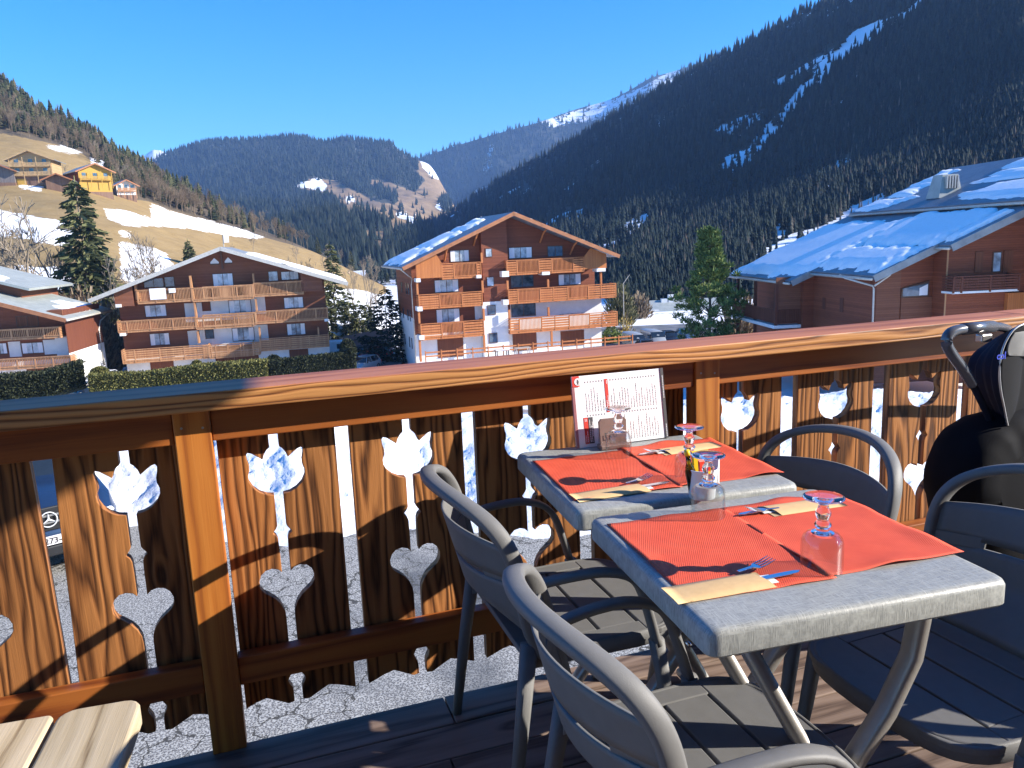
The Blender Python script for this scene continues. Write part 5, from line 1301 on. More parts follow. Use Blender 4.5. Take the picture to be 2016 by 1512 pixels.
# ---- middle chalet
c4 = cc(740, 400, .25)
F = Fac(*c4(345, 1255), 75, 17.0)
T = thing('apartment_chalet', 'tall red-brown chalet with orange balconies in the middle of the valley', 'chalet', F.P0, F.rot)
BW = 1.5; LEN = 11.0
uR = F.uz(*c4(1778, 1100))[0]; ap = F.uz(*c4(1085, 68), -1.0); el = F.uz(*c4(205, 505), -1.0); er = F.uz(*c4(1925, 408), -1.0)
sl_l = (ap[1]-el[1])/(ap[0]-el[0]); sl_r = (ap[1]-er[1])/(er[0]-ap[0])
zr = lambda u: ap[1]-.30-(sl_l*(ap[0]-u) if u < ap[0] else sl_r*(u-ap[0]))
um = ap[0]; zb = -1.5
zsplit = F.uz(*c4(940, 772), .7)[1]
zl = F.uz(*c4(340, 1050))[1]
MB().prism([(0, zl), (uR, zl), (uR, zr(uR)), (um, zr(um)), (0, zr(0))], BW, LEN).build('wall', M['clad_red'], T)
MB().box(0, uR, BW, LEN, zb, zl-.004).build('lower_wall', M['stucco'], T)
# stucco of the middle and lower storeys
for rc in ((690, 1050, 835, 1215), (345, 1055, 487, 1225), (1075, 985, 1455, 1150), (1640, 985, 1778, 1130), (1060, 775, 1778, 985), (780, 800, 840, 915)):
    u0, u1, z0, z1 = F.box4(*c4(*rc), BW-.04); MB().box(u0, u1, BW-.05, BW-.002, z0, z1).build('stucco_panel', M['stucco'], T)
# stair tower block standing forward
u0, u1, z0, z1 = F.box4(*c4(838, 250, 1042, 772), .7)
MB().prism([(u0, z0), (u1, z0), (u1, zr(u1)), (min(max(um, u0), u1), zr(um)), (u0, zr(u0))], .7, BW-.06).build('stair_tower', M['clad_red'], T)
u0, u1, _, z1 = F.box4(*c4(846, 774, 1046, 1170), .7); MB().box(u0, u1, .72, BW-.07, zb, z1).build('stair_tower', M['stucco'], T)
for rc, gl in (((862, 355, 915, 425), 'win_l'), ((872, 580, 930, 655), 'win_l'), ((878, 802, 943, 880), 'win'), ((890, 1022, 957, 1102), 'win')): window(F, T, c4(*rc), .7, gl, 0)
# front side piers and boarded gable ends
for rc, nm in (((315, 435, 520, 590), 0), ((1640, 365, 1815, 515), 1)):
    u0, u1, z0, z1 = F.box4(*c4(*rc)); top = lambda u: zr(u)-.02
    pts = [(u0, z0), (u1, z0), (u1, F.uz(*c4(520, 470))[1] if nm == 0 else top(u1)), (u0+(u1-u0)*.78, top(u0+(u1-u0)*.78)) if nm == 0 else (u0+(u1-u0)*.30, top(u0+(u1-u0)*.30)), (u0, top(u0)) if nm == 0 else (u0, F.uz(*c4(1640, 420))[1])]
    MB().prism(pts, -.02, .06).build('boarded_panel', M['clad_orange'], T)
for px0, y0, y1 in ((322, 590, 720), (335, 800, 945), (832, 390, 470), (838, 610, 705), (848, 830, 925), (1036, 610, 680), (1050, 840, 905), (1772, 515, 640), (345, 1075, 1250), (852, 1040, 1175), (1384, 1010, 1130), (1356, 600, 670), (1360, 820, 890)):
    u, za = F.uz(*c4(px0, y0), .1); _, zb_ = F.uz(*c4(px0, y1), .1); MB().box(u-.10, u+.10, .06, .26, zb_, za).build('pillar', M['rail_orange'], T)
for rc in ((315, 592, 350, 622), (990, 535, 1045, 580), (790, 565, 828, 590), (1306, 540, 1366, 565), (1735, 512, 1805, 538), (325, 815, 365, 850), (1000, 760, 1042, 800), (340, 1040, 380, 1075)):
    u0, u1, z0, z1 = F.box4(*c4(*rc)); MB().box(u0, u1, -.15, 1.0, z0, z1).build('beam_end', M['stucco'], T)
hv = lambda *a: list(a)
balcony(F, T, c4(522, 468, 828, 578), 'rail_orange', [('h', 1), ('v', 2), ('h', .35)], 'rail_orange')
balcony(F, T, c4(340, 706, 838, 808), 'rail_orange', [('h', 1), ('v', 1.1), ('h', 1)], 'rail_orange')
balcony(F, T, c4(356, 934, 850, 1048), 'rail_orange', [('h', 1), ('v', 1.1), ('h', 1)], 'rail_orange')
balcony(F, T, c4(1032, 436, 1638, 540), 'rail_orange', [('h', .45), ('v', 1), ('h', .6), ('v', 1), ('h', .5)], 'rail_orange')
balcony(F, T, c4(1046, 655, 1890, 755), 'rail_orange', [('h', .4), ('v', 1), ('h', .6), ('h', .65), ('v', .95), ('h', .6), ('h', .7)], 'rail_orange')
balcony(F, T, c4(1058, 880, 1900, 985), 'rail_orange', [('h', .4), ('v', 1), ('h', .6), ('h', .65), ('v', .95), ('h', .6), ('h', .7)], 'rail_orange')
for rc, gl in (((583, 368, 735, 462), 'win_l'), ((1045, 345, 1230, 435), 'win_l'), ((1350, 335, 1472, 420), 'win'), ((460, 600, 652, 702), 'win_l'), ((1060, 562, 1242, 662), 'win'), ((1435, 555, 1615, 645), 'win_l'), ((474, 830, 662, 940), 'win_l'), ((1065, 780, 1258, 892), 'win'), ((1445, 760, 1630, 872), 'win_l')):
    window(F, T, c4(*rc), BW-.05 if rc[1] > 770 and rc[0] > 1000 else BW, gl, 1)
for rc in ((486, 1052, 690, 1212), (1078, 1022, 1266, 1160), (1455, 1004, 1640, 1122)):
    u0, u1, z0, z1 = F.box4(*c4(*rc), BW-.07); MB().box(u0, u1, BW-.09, BW-.055, z0, z1).build('garage_door', M['door_wood'], T)
# lower stucco storey under the side wall, side windows
sw = MB().box(-.03, -.004, BW, LEN-.5, zb, F.uz(*c4(240, 905), 6)[1]+.3); sw.build('side_wall_base', M['stucco'], T)
for dd in (3.2, 4.6, 7.4):
    for zz in (zl-1.6, zl+1.2, zl+3.9):
        MB().box(-.055, -.031, dd, dd+.5, zz, zz+1.1).build('side_window', M['win'], T)
roofs = gable_roof(F, T, ap, el, er, -1.0, LEN+1.0, .24, 'roof_blue', 'fascia')
roof_snow(T, el, ap, -1.0, LEN+1.0, [(.04, .34, .25, .98), (.30, .66, .35, .95), (.66, .80, .40, .92), (.80, .93, .5, .9)], 3, .28)
roof_snow(T, ap, er, -1.0, LEN+1.0, [(.02, .99, .02, .98)], 4, .10)
for uu, sgn in ((F.uz(*c4(800, 290))[0], 1), (F.uz(*c4(1330, 250))[0], 1), (F.uz(*c4(1570, 300))[0], 1), (F.uz(*c4(560, 360))[0], 1)):
    MB().sweep([(uu, BW-.02, zr(uu)-1.3), (uu, .3, zr(uu)-.35), (uu, -.5, zr(uu)-.05)], .22, .2, up=(1, 0, 0), n=4).build('roof_brace', M['rail_orange'], T)
g_ = MB(); g_.cyl((el[0]-.05, -1.0, el[1]-.18), (el[0]-.05, LEN+1, el[1]-.18), .09, 8); g_.sweep([(el[0], 0.2, el[1]-.2), (.0, 1.2, el[1]-1.2), (-.08, BW, el[1]-1.8), (-.08, BW, zb+1)], .11, n=6); g_.build('gutter', M['gutter'], T, True)
# garden fence and tables before it
Fg = Fac(838, 708, 70, 17.0); gf = thing('garden_fence', 'low brown post-and-rail fence in front of the middle chalet', 'fence', Fg.P0, Fg.rot)
uE = Fg.uz(1245, 672)[0]; mf = MB(); mf.box(0, uE, -.03, .03, .55, .68).box(0, uE, -.03, .03, .2, .33).build('rails', M['rail_orange'], gf)
for k in range(15): MB().box(uE*k/14-.05, uE*k/14+.05, -.075, -.032, -.5, .8).build('post', M['rail_orange'], gf)
for (px_, y_, nm, lab, w_) in ((1028, 684, 'garden_table', 'pale garden table behind the low fence of the middle chalet', 1.5), (988, 688, 'garden_bench', 'dark low garden bench with a pale cover by the stair tower', 1.3)):
    q = at(px_, y_, 72); t = thing(nm, lab, 'garden furniture', tuple(q), F.rot)
    MB().box(-w_/2, w_/2, -.4, .4, -.05, .0).build('top', M['gutter'] if nm == 'garden_table' else M['paper'], t)
    for a in (-w_/2+.1, w_/2-.1):
        for b_ in (-.3, .3): MB().box(a-.04, a+.04, b_-.04, b_+.04, -.8, -.052).build('leg', M['gutter'] if nm == 'garden_table' else M['ink'], t)

# ---- left chalet
c2 = cc(0, 450, .25); c3 = cc(400, 450, .25)
F = Fac(*c2(985, 1185), 77, 14.5)
T = thing('wide_chalet', 'wide brown chalet with tan balconies and a broad low roof on the left', 'chalet', F.P0, F.rot)
LEN = 12.0; uR = F.uz(*c3(1002, 1000))[0]; ap = F.uz(433, 486, -1.0); el = F.uz(172, 590, -1.0); er = F.uz(686, 556, -1.0)
sl_l = (ap[1]-el[1])/(ap[0]-el[0]); sl_r = (ap[1]-er[1])/(er[0]-ap[0])
zr = lambda u, a=ap, l=sl_l, r_=sl_r: a[1]-.28-(l*(a[0]-u) if u < a[0] else r_*(u-a[0]))
zl = F.uz(*c2(985, 1035))[1]
MB().prism([(0, zl), (uR, zl), (uR, zr(uR)), (ap[0], zr(ap[0])), (0, zr(0))], BW, LEN).build('wall', M['clad_brown'], T)
MB().box(0, uR, BW, LEN, -1.5, zl-.004).build('lower_wall', M['stucco'], T)
for d_, rc in ((c2, (905, 500, 1075, 1000)), (c3, (790, 410, 955, 860))):
    u0, u1, z0, z1 = F.box4(*d_(*rc)); u0 = max(u0, 0); u1 = min(u1, uR)
    MB().prism([(u0, F.box4(*d_(*rc))[2]+ (4.9 if d_ is c2 else 4.9)), (u1, F.box4(*d_(*rc))[2]+4.9), (u1, zr(u1)), (u0, zr(u0))], -.02, BW-.01).build('side_bay', M['clad_brown'], T)
for d_, rc in ((c2, (1455, 575, 1990, 700)), (c3, (0, 540, 490, 660)), (c2, (1480, 790, 2000, 905)), (c3, (0, 770, 512, 880))):
    u0, u1, z0, z1 = F.box4(*d_(*rc), BW-.04)
    MB().box(u0, u1, BW-.05-(0.002 if d_ is c3 else 0), BW-.003, z0-.3, z1).build('stucco_panel', M['stucco'], T)
for d_, rc in ((c2, (1185, 1035, 1370, 1145)), (c2, (1700, 1010, 1850, 1110)), (c3, (680, 950, 830, 1045)), (c3, (250, 990, 440, 1090))):
    u0, u1, z0, z1 = F.box4(*d_(*rc), BW-.07); MB().box(u0, u1, BW-.06, BW-.01, z0-.4, z1).build('garage_door', M['door_wood'], T)
vv = [('v', 1), ('v', 1), ('v', 1)]
balcony(F, T, c2(1080, 474, 1510, 570), 'rail_tan', vv, 'rail_tan'); balcony(F, T, c2(1512, 455, 1990, 552), 'rail_tan', vv, 'rail_tan')
balcony(F, T, c3(0, 448, 395, 540), 'rail_tan', vv, 'rail_tan', sides=False); balcony(F, T, c3(398, 418, 786, 515), 'rail_tan', vv, 'rail_tan')
balcony(F, T, c2(925, 712, 1540, 792), 'rail_tan', [('v', .4), ('v', 1), ('v', 1), ('v', 1)], 'rail_tan'); balcony(F, T, c2(1542, 690, 1995, 770), 'rail_tan', vv, 'rail_tan')
balcony(F, T, c3(0, 668, 412, 760), 'rail_tan', vv, 'rail_tan', sides=False); balcony(F, T, c3(416, 635, 980, 722), 'rail_tan', vv+[('v', .6)], 'rail_tan')
hh = [('h', .5), ('h', 1), ('h', 1), ('h', 1)]
balcony(F, T, c2(960, 935, 1645, 1030), 'rail_tan', hh, 'rail_tan'); balcony(F, T, c2(1648, 905, 1995, 1000), 'rail_tan', hh, 'rail_tan')
balcony(F, T, c3(0, 905, 445, 995), 'rail_tan', hh, 'rail_tan', sides=False); balcony(F, T, c3(448, 850, 990, 935), 'rail_tan', hh, 'rail_tan')
for d_, rc, gl in ((c2, (1130, 390, 1290, 465), 'win'), (c2, (1295, 378, 1375, 460), 'win'), (c2, (1675, 352, 1838, 462), 'win_l'), (c3, (512, 335, 590, 415), 'win_l'), (c3, (612, 335, 752, 405), 'win_l'), (c2, (1140, 600, 1312, 695), 'win_l'), (c2, (1590, 575, 1660, 650), 'door'), (c2, (1800, 560, 1980, 665), 'win_l'), (c3, (635, 538, 790, 628), 'win_l'),
        (c2, (1180, 822, 1338, 920), 'win_l'), (c2, (1615, 792, 1686, 868), 'win'), (c2, (1828, 778, 2005, 885), 'win_l'), (c3, (658, 745, 806, 838), 'win_l')):
    M.setdefault('door', M['door_wood']); w = (BW-.05) if 1450 < rc[0] and d_ is c2 else BW; window(F, T, d_(*rc), w if rc[1] > 540 else BW, gl, 1 if rc[2]-rc[0] > 100 else 0)
for d_, x_, ya, yb in ((c2, 1494, 372, 470), (c3, 392, 355, 440), (c2, 1530, 585, 700), (c3, 412, 555, 650), (c2, 1555, 810, 905), (c3, 440, 780, 870), (c2, 1062, 440, 560), (c3, 795, 395, 500), (c3, 905, 780, 860)):
    u, za = F.uz(*d_(x_, ya), .1); _, zb_ = F.uz(*d_(x_, yb), .1); MB().box(u-.08, u+.08, .06, .9, zb_, za).build('pillar', M['rail_tan'], T)
for d_, rc in ((c2, (912, 595, 958, 620)), (c2, (945, 823, 990, 845)), (c3, (955, 710, 985, 730))):
    u0, u1, z0, z1 = F.box4(*d_(*rc)); MB().box(u0, u1, -.15, .8, z0, z1).build('beam_end', M['stucco'], T)
gable_roof(F, T, ap, el, er, -1.0, LEN+1, .26, 'roof_grey', 'gutter')
roof_snow(T, ap, er, -1.0, LEN+1, [(.18, .98, .02, .98)], 8, .16); roof_snow(T, el, ap, -1.0, LEN+1, [(.1, .75, .35, .98)], 9, .14)
# small gable carving
for rc in ((1655, 232, 1722, 280), (1768, 226, 1826, 272)):
    u0, u1, z0, z1 = F.box4(*c2(*rc), BW-.02); MB().prism([(u0, z0+.05), (u1, z0+.05), (u1, z0+.2), (u0+(u1-u0)*.5, z1), (u0, z0+.2)], BW-.04, BW-.004).build('gable_opening', M['paper'], T)
    MB().box(u0, u1, BW-.10, BW-.006, z0-.10, z0+.045).build('sill', M['win_frame'], T)
u, z = F.uz(*c2(1745, 250), BW-.1); MB().box(u-.07, u+.07, BW-.22, BW-.02, z-.9, z+.9).build('king_post', M['win_frame'], T)
bt_ = F.box4(*c2(1180, 470, 1308, 558)); MB().box(bt_[0], bt_[1], -.10, -.06, bt_[2], bt_[3]).build('white_blanket', M['paper'], T)
bt_ = F.box4(*c2(1330, 470, 1383, 505)); MB().box(bt_[0], bt_[1], -.10, -.06, bt_[2], bt_[3]).build('white_towel', M['paper'], T)

# ---- chalet at the left edge
F = Fac(*c2(545, 1090), 70, 8.0)
T = thing('corner_chalet', 'grey-roofed brown chalet cut off by the left edge of the view', 'chalet', F.P0, F.rot)
uL = F.uz(*c2(-600, 900))[0]; LEN = 9.0
e1 = F.uz(*c2(505, 712), -1.0); a1 = F.uz(*c2(-500, 460), -1.0)
k_ = (a1[1]-e1[1])/(a1[0]-e1[0]); zr = lambda u: e1[1]-.25+k_*(u-e1[0])
MB().prism([(uL, 2.2), (0, 2.2), (0, zr(0)), (uL, zr(uL))], 1.5, LEN).build('wall', M['clad_red'], T)
MB().box(uL, 0, 1.5, LEN, .6, 2.196).build('wall', M['clad_brown'], T); MB().box(uL, 0, 1.5, LEN, -1.5, .596).build('lower_wall', M['stucco'], T)
MB().prism([(-1.3, 5.2), (0, 5.2), (0, zr(0)), (-1.3, zr(-1.3))], .2, 1.49).build('side_bay', M['clad_brown'], T)
MB().box(-.02, .02, .4, LEN, 1.2, 5.2).build('side_wall', M['rail_dark'], T); MB().box(-.02, .02, .4, LEN, -1.5, 1.196).build('side_wall_base', M['stucco'], T)  # upper side wall takes a darker wood in place of its shade
balcony(F, T, c2(-300, 790, 470, 865), 'rail_tan', vv+vv, 'rail_tan'); balcony(F, T, c2(-300, 1020, 560, 1095), 'rail_tan', vv+vv, 'rail_tan')
for rc, gl in (((128, 685, 305, 775), 'door'), ((170, 895, 345, 985), 'win_l'), ((520, 840, 552, 915), 'win'), ((-60, 900, 60, 990), 'win_l')): window(F, T, c2(*rc), 1.5, gl, 1)
for rc in ((70, 890, 165, 1010), (345, 875, 440, 990), (50, 1125, 110, 1215), (400, 1090, 465, 1150), (440, 850, 560, 1000)):
    u0, u1, z0, z1 = F.box4(*c2(*rc), 1.45); MB().box(u0, u1, 1.44, 1.497, z0, z1).build('stucco_panel', M['stucco'], T)
u0, u1, z0, z1 = F.box4(*c2(215, 1100, 400, 1190), 1.45); MB().box(u0, u1, 1.42, 1.437, z0-.3, z1).build('cellar_door', M['door_wood'], T)
MB().slab([(a1[0], -1.0, a1[1]), (e1[0]+.15, -1.0, e1[1]), (e1[0]+.15, LEN+1.5, e1[1]), (a1[0], LEN+1.5, a1[1])], .24).build('lower_roof', M['roof_green'], T)
roof_snow(T, (a1[0], a1[1]), (e1[0], e1[1]), -1.0, LEN+1.5, [(.72, .93, .35, .85), (.60, .75, .6, .8)], 12, .12)
MB().slab([(a1[0], -1.06, a1[1]+.03), (e1[0]+.16, -1.06, e1[1]+.03), (e1[0]+.16, -1.005, e1[1]+.03), (a1[0], -1.005, a1[1]+.03)], .36).build('rake_board', M['fascia'], T)
e2 = F.uz(*c2(230, 470), 3.0); a2 = F.uz(*c2(-500, 300), 3.0)
MB().slab([(a2[0], 3.0, a2[1]), (e2[0], 3.0, e2[1]), (e2[0], LEN+4, e2[1]), (a2[0], LEN+4, a2[1])], .24).build('upper_roof', M['roof_green'], T)
MB().prism([(a2[0], a1[1]-1.0), (e2[0]-1.2, zr(e2[0]-1.2)), (e2[0]-1.2, e2[1]+.3), (a2[0], a2[1]-.3)], 4.0, LEN+3).build('upper_wall', M['clad_brown'], T)
roof_snow(T, a2, e2, 3.0, LEN+4, [(.30, .62, .05, .35)], 14, .12)
gt = MB(); gt.cyl((e1[0]+.18, -1, e1[1]-.15), (e1[0]+.18, LEN+1.5, e1[1]-.15), .09, 8); gt.sweep([(e1[0]+.15, LEN+1.2, e1[1]-.2), (.15, LEN-.5, e1[1]-1.0), (.10, LEN-1.0, e1[1]-1.8), (.10, LEN-1, -1)], .13, n=6); gt.build('gutter', M['gutter'], T, True)

# ---- right chalet with stepped snowy roofs
c6 = cc(1400, 300, .30556)
F = Fac(*c6(1046, 1080), 47, 3.8)          # plane of the facade with the rain pipe; u to the right, d away
T = thing('stepped_chalet', 'large red-brown chalet with stepped snow-covered roofs on the right', 'chalet', F.P0, F.rot)
def U(px, y, d): return F.uz(px, y, d)
E2 = U(*c6(1010, 793), 0); E1 = U(*c6(490, 820), 8.2); E3 = U(*c6(1500, 642), -1.3)
pit = .43
zpl = lambda u: E2[1]+pit*(u-E2[0])       # common roof plane
gB = -4.0
dU1 = 66-47; e_u, e_z = U(*c6(895, 392), dU1); r_u, r_z = U(*c6(1545, 100), dU1); UT = e_u+1.1
print('STEP', E1, E2, E3, e_u, e_z, zpl(e_u), r_u, r_z)
secs = ((E1[0], 8.2, 20.7), (E2[0], 0.0, 8.2), (E3[0], -1.3, 0.0))
for i, (ue, d0, d1) in enumerate(secs):
    zt = zpl(UT) ; MB().slab([(ue, d0-.6, zpl(ue)), (UT, d0-.6, zt), (UT, d1-.6, zt), (ue, d1-.6, zpl(ue))], .28).build('lower_roof', M['roof_blue'], T)
    MB().slab([(ue-.02, d0-.66, zpl(ue)+.02), (UT, d0-.66, zt+.02), (UT, d0-.604, zt+.02), (ue-.02, d0-.604, zpl(ue)+.02)], .42).build('rake_board', M['roof_grey'], T)
    MB().cyl((ue-.08, d0-.6, zpl(ue)-.2), (ue-.08, d1-.6, zpl(ue)-.2), .085, 8).build('gutter', M['gutter'], T, True)
L_up = UT-E1[0]
roof_snow(T, (E1[0], zpl(E1[0])), (UT, zpl(UT)), 7.6, 20.1, [(.035, .80, .02, .98)], 21, .30)
roof_snow(T, (E2[0], zpl(E2[0])), (UT, zpl(UT)), -.6, 7.6, [(.065, .36, .07, 1.1), (.38, .86, .04, 1.1)], 22, .30)
roof_snow(T, (E3[0], zpl(E3[0])), (UT, zpl(UT)), -1.9, -.6, [(.10, .72, .45, 1.1)], 23, .22)
# walls
w1 = E1[0]+1.2; w2 = E2[0]+.55; w3 = E3[0]+.35
MB().prism([(w1, gB), (UT, gB), (UT, zpl(UT)-.3), (w1, zpl(w1)-.3)], 8.2, 13.2).build('wall', M['clad_red'], T)
MB().prism([(w2, gB), (UT, gB), (UT, zpl(UT)-.3), (w2, zpl(w2)-.3)], 0.2, 8.195).build('wall', M['clad_red'], T)
MB().prism([(w3, gB), (UT, gB), (UT, zpl(UT)-.3), (w3, zpl(w3)-.3)], -1.1, 0.195).build('wall', M['clad_red'], T)
w1b = E1[0]+2.2
MB().prism([(w1b, gB), (UT, gB), (UT, zpl(UT)-.3), (w1b, zpl(w1b)-.3)], 13.205, 20.0).build('wall', M['clad_red'], T)
# vertical boarded part of the pipe facade
u0, u1, z0, z1 = F.box4(*c6(1060, 800, 1215, 1090), .2); zt = zpl(u0)-.35
MB().prism([(u0, gB), (u1, gB), (u1, zpl(u1)-.35), (u0, zt)], .17, .197).build('boarded_panel', M['clad_brown'], T)
u0, u1, z0, z1 = F.box4(*c6(1222, 830, 1398, 932), .2)
fr = MB().prism([(u0, z0), (u1, z0), (u1, z1), (u0, z0+.55)], .10, .168).build('window', M['win_frame'], T)
MB().prism([(u0+.08, z0+.08), (u1-.08, z0+.08), (u1-.08, z1-.14), (u0+.08, z0+.55)], .085, .098).build('pane', M['win'], fr)
MB().prism([(u1-.62, z0+.1), (u1-.1, z0+.1), (u1-.1, z1-.2), (u1-.62, z1-.42)], .07, .084).build('curtain', M['paper'], fr)
u0, u1, z0, z1 = F.box4(*c6(1218, 932, 1425, 1070), .2); MB().box(u0, u1, .12, .169, gB, z0+(z1-z0)-.02).build('boarded_panel', M['clad_brown'], T)
# far loggia: posts, railing, slab, doors
uA = w1b; dA0, dA1 = 8.6, 20.0
zf = F.uz(*c6(420, 1110), 8.4)[1]
for (px_, d_) in ((490-70, 8.6), (285, 13.0), (172, 17.2)):
    uu = U(*c6(px_, 950), d_)[0]; MB().box(uu-.10, uu+.10, d_-.10, d_+.10, gB, zpl(max(uu, E1[0]))-.25).build('veranda_post', M['rail_dark'], T)
uo = U(*c6(415, 1000), 8.6)[0]
MB().box(uo-.15, w1b, 8.45, 17.5, zf-.30, zf-.08).build('veranda_floor', M['stucco'], T)
rl = MB().box(uo-.03, uo+.03, 8.6, 17.3, zf+.95, zf+1.05).box(uo-.03, uo+.03, 8.6, 17.3, zf+.05, zf+.13)
for k in range(70): rl.box(uo-.015, uo+.015, 8.6+k*.124, 8.6+k*.124+.098, zf+.14, zf+.94)
rl.box(uo, w1, 8.52, 8.58, zf+.95, zf+1.05).box(uo, w1, 8.52, 8.58, zf+.05, zf+.13)
for k in range(14): rl.box(uo+.05+k*(w1-uo)/14, uo+.05+k*(w1-uo)/14+.07, 8.54, 8.56, zf+.14, zf+.94)
rl.build('veranda_railing', M['rail_dark'], T)
dr = MB().box(w1b-.05, w1b-.006, 14.4, 15.6, zf, zf+2.1).build('veranda_door', M['rail_dark'], T); MB().box(w1b-.07, w1b-.052, 14.6, 15.4, zf+.4, zf+1.9).build('pane', M['win'], dr)
dr = MB().box(w1+.0, w1+.02, 9.4, 10.6, zf, zf+2.1); dr.build('veranda_door', M['door_wood'], T)
u0, u1, z0, z1 = F.box4(*c6(450, 905, 522, 1010), 8.2); MB().box(u0-.2, w1-.01, 8.6, 8.7, zf, zpl(w1)-.3).build('veranda_end_wall', M['clad_brown'], T)
# small slots
for rc in ((752, 940, 772, 995), (850, 962, 876, 1032)):
    u0, u1, z0, z1 = F.box4(*c6(*rc), 4); zz = (z0+z1)/2
for dd, hh_ in ((6.4, .5), (3.9, .65)): MB().box(w2-.03, w2-.004, dd, dd+.45, -0.0+F.uz(*c6(860, 1030), 4)[1], F.uz(*c6(860, 1030), 4)[1]+hh_+.3).build('slot_window', M['rail_dark'], T)
# near facade: shutters, window, balcony
for rc, mt in (((1698, 640, 1748, 772), 'door_wood'), ((1880, 632, 1940, 772), 'door_wood')):
    u0, u1, z0, z1 = F.box4(*c6(*rc), -1.1); MB().box(u0, u1, -1.16, -1.104, z0, z1).build('shutter', M[mt], T)
window(F, T, c6(1810, 640, 1868, 772), -1.1, 'win_l', 0)
balcony(F, T, c6(1565, 790, 1985, 888), 'rail_dark', [('h', .25), ('h', .9), ('h', .9)], 'stucco', -2.2, -1.1, name='balcony', slabh=.12)
u0, u1, z0, z1 = F.box4(*c6(1890, 895, 2300, 1010), -1.1); MB().box(u0, u1+3, -1.4, -1.105, gB, z1).build('tan_wall', M['clad_orange'], T)
MB().box(w3-.02, w3+.06, -1.16, -1.105, gB, zpl(w3)-.4).build('corner_board', M['rail_tan'], T)
pc_ = [U(*c6(905, 795), .5), U(*c6(920, 815), .5), U(*c6(1040, 860), .15), U(*c6(1046, 880), .1), U(*c6(1042, 1080), .1)]
gm = MB(); gm.sweep([(pc_[0][0], 2.0, pc_[0][1]), (pc_[1][0], 1.6, pc_[1][1]), (pc_[2][0], .1, pc_[2][1]), (pc_[3][0], .05, pc_[3][1]), (pc_[4][0], .05, gB)], .12, n=8)
q1 = [U(*c6(*a), -.3) for a in ((1420, 636), (1395, 645), (1330, 672), (1190, 742), (1160, 760), (1150, 790), (1050, 860))]
gm.sweep([(a, -.35, b) for a, b in q1], .12, n=8); gm.build('rain_pipe', M['gutter'], T, True)
# upper roof with its wall strip
dU1 = 66-47; e_u, e_z = U(*c6(895, 392), dU1); r_u, r_z = U(*c6(1545, 100), dU1)
MB().slab([(e_u, -6, e_z), (r_u, -6, r_z), (r_u, dU1, r_z), (e_u, dU1, e_z)], .30).build('upper_roof', M['roof_blue'], T)
MB().slab([(r_u, -6, r_z), (r_u*2-e_u, -6, e_z), (r_u*2-e_u, dU1, e_z), (r_u, dU1, r_z)], .30).build('upper_roof', M['roof_blue'], T)
roof_snow(T, (e_u, e_z), (r_u, r_z), -6, dU1, [(.05, .26, .80, .98), (.30, .60, .86, .99), (.62, .90, .88, .99), (.08, .40, .03, .50), (.46, .66, .05, .58), (.72, .93, .04, .64)], 31, .20)
MB().box(e_u+.9, r_u+5, -5, dU1-1, -1, e_z+.12).build('upper_wall', M['rail_tan'], T)
for k in range(24): MB().box(e_u+.15, e_u+.88, -5+k*1.0, -5+k*1.0+.14, e_z-.32, e_z-.12).build('rafter', M['rail_orange'], T) if k < 23 else None
MB().cyl((e_u-.06, -6, e_z-.2), (e_u-.06, dU1, e_z-.2), .09, 8).build('gutter', M['gutter'], T, True)
MB().prism([(e_u+.9, e_z-.3), (r_u*2-e_u-.9, e_z-.3), (r_u, r_z-.35)], dU1-.9, dU1-.8).build('gable_wall', M['clad_brown'], T)
ch = U(*c6(1500, 300), 10.0); cz = e_z+(r_z-e_z)*(ch[0]-e_u)/(r_u-e_u)
cb = MB().add([(-.9, -.8, -.3), (.9, -.8, -.3), (.9, .8, -.3), (-.9, .8, -.3), (-.55, -.55, 1.35), (.62, -.55, 1.35), (.62, .55, 1.35), (-.55, .55, 1.35)], [(0, 3, 2, 1), (4, 5, 6, 7), (0, 1, 5, 4), (1, 2, 6, 5), (2, 3, 7, 6), (3, 0, 4, 7)]).build('chimney', M['roof_green'], T, loc=(ch[0], 10, cz))
sm_ = MB()
for k in range(5): sm_.box(-.42+k*.2, -.32+k*.2, -.88+.0, -.60, .35, 1.25)
sm_.build('louvre', M['gutter'], cb)

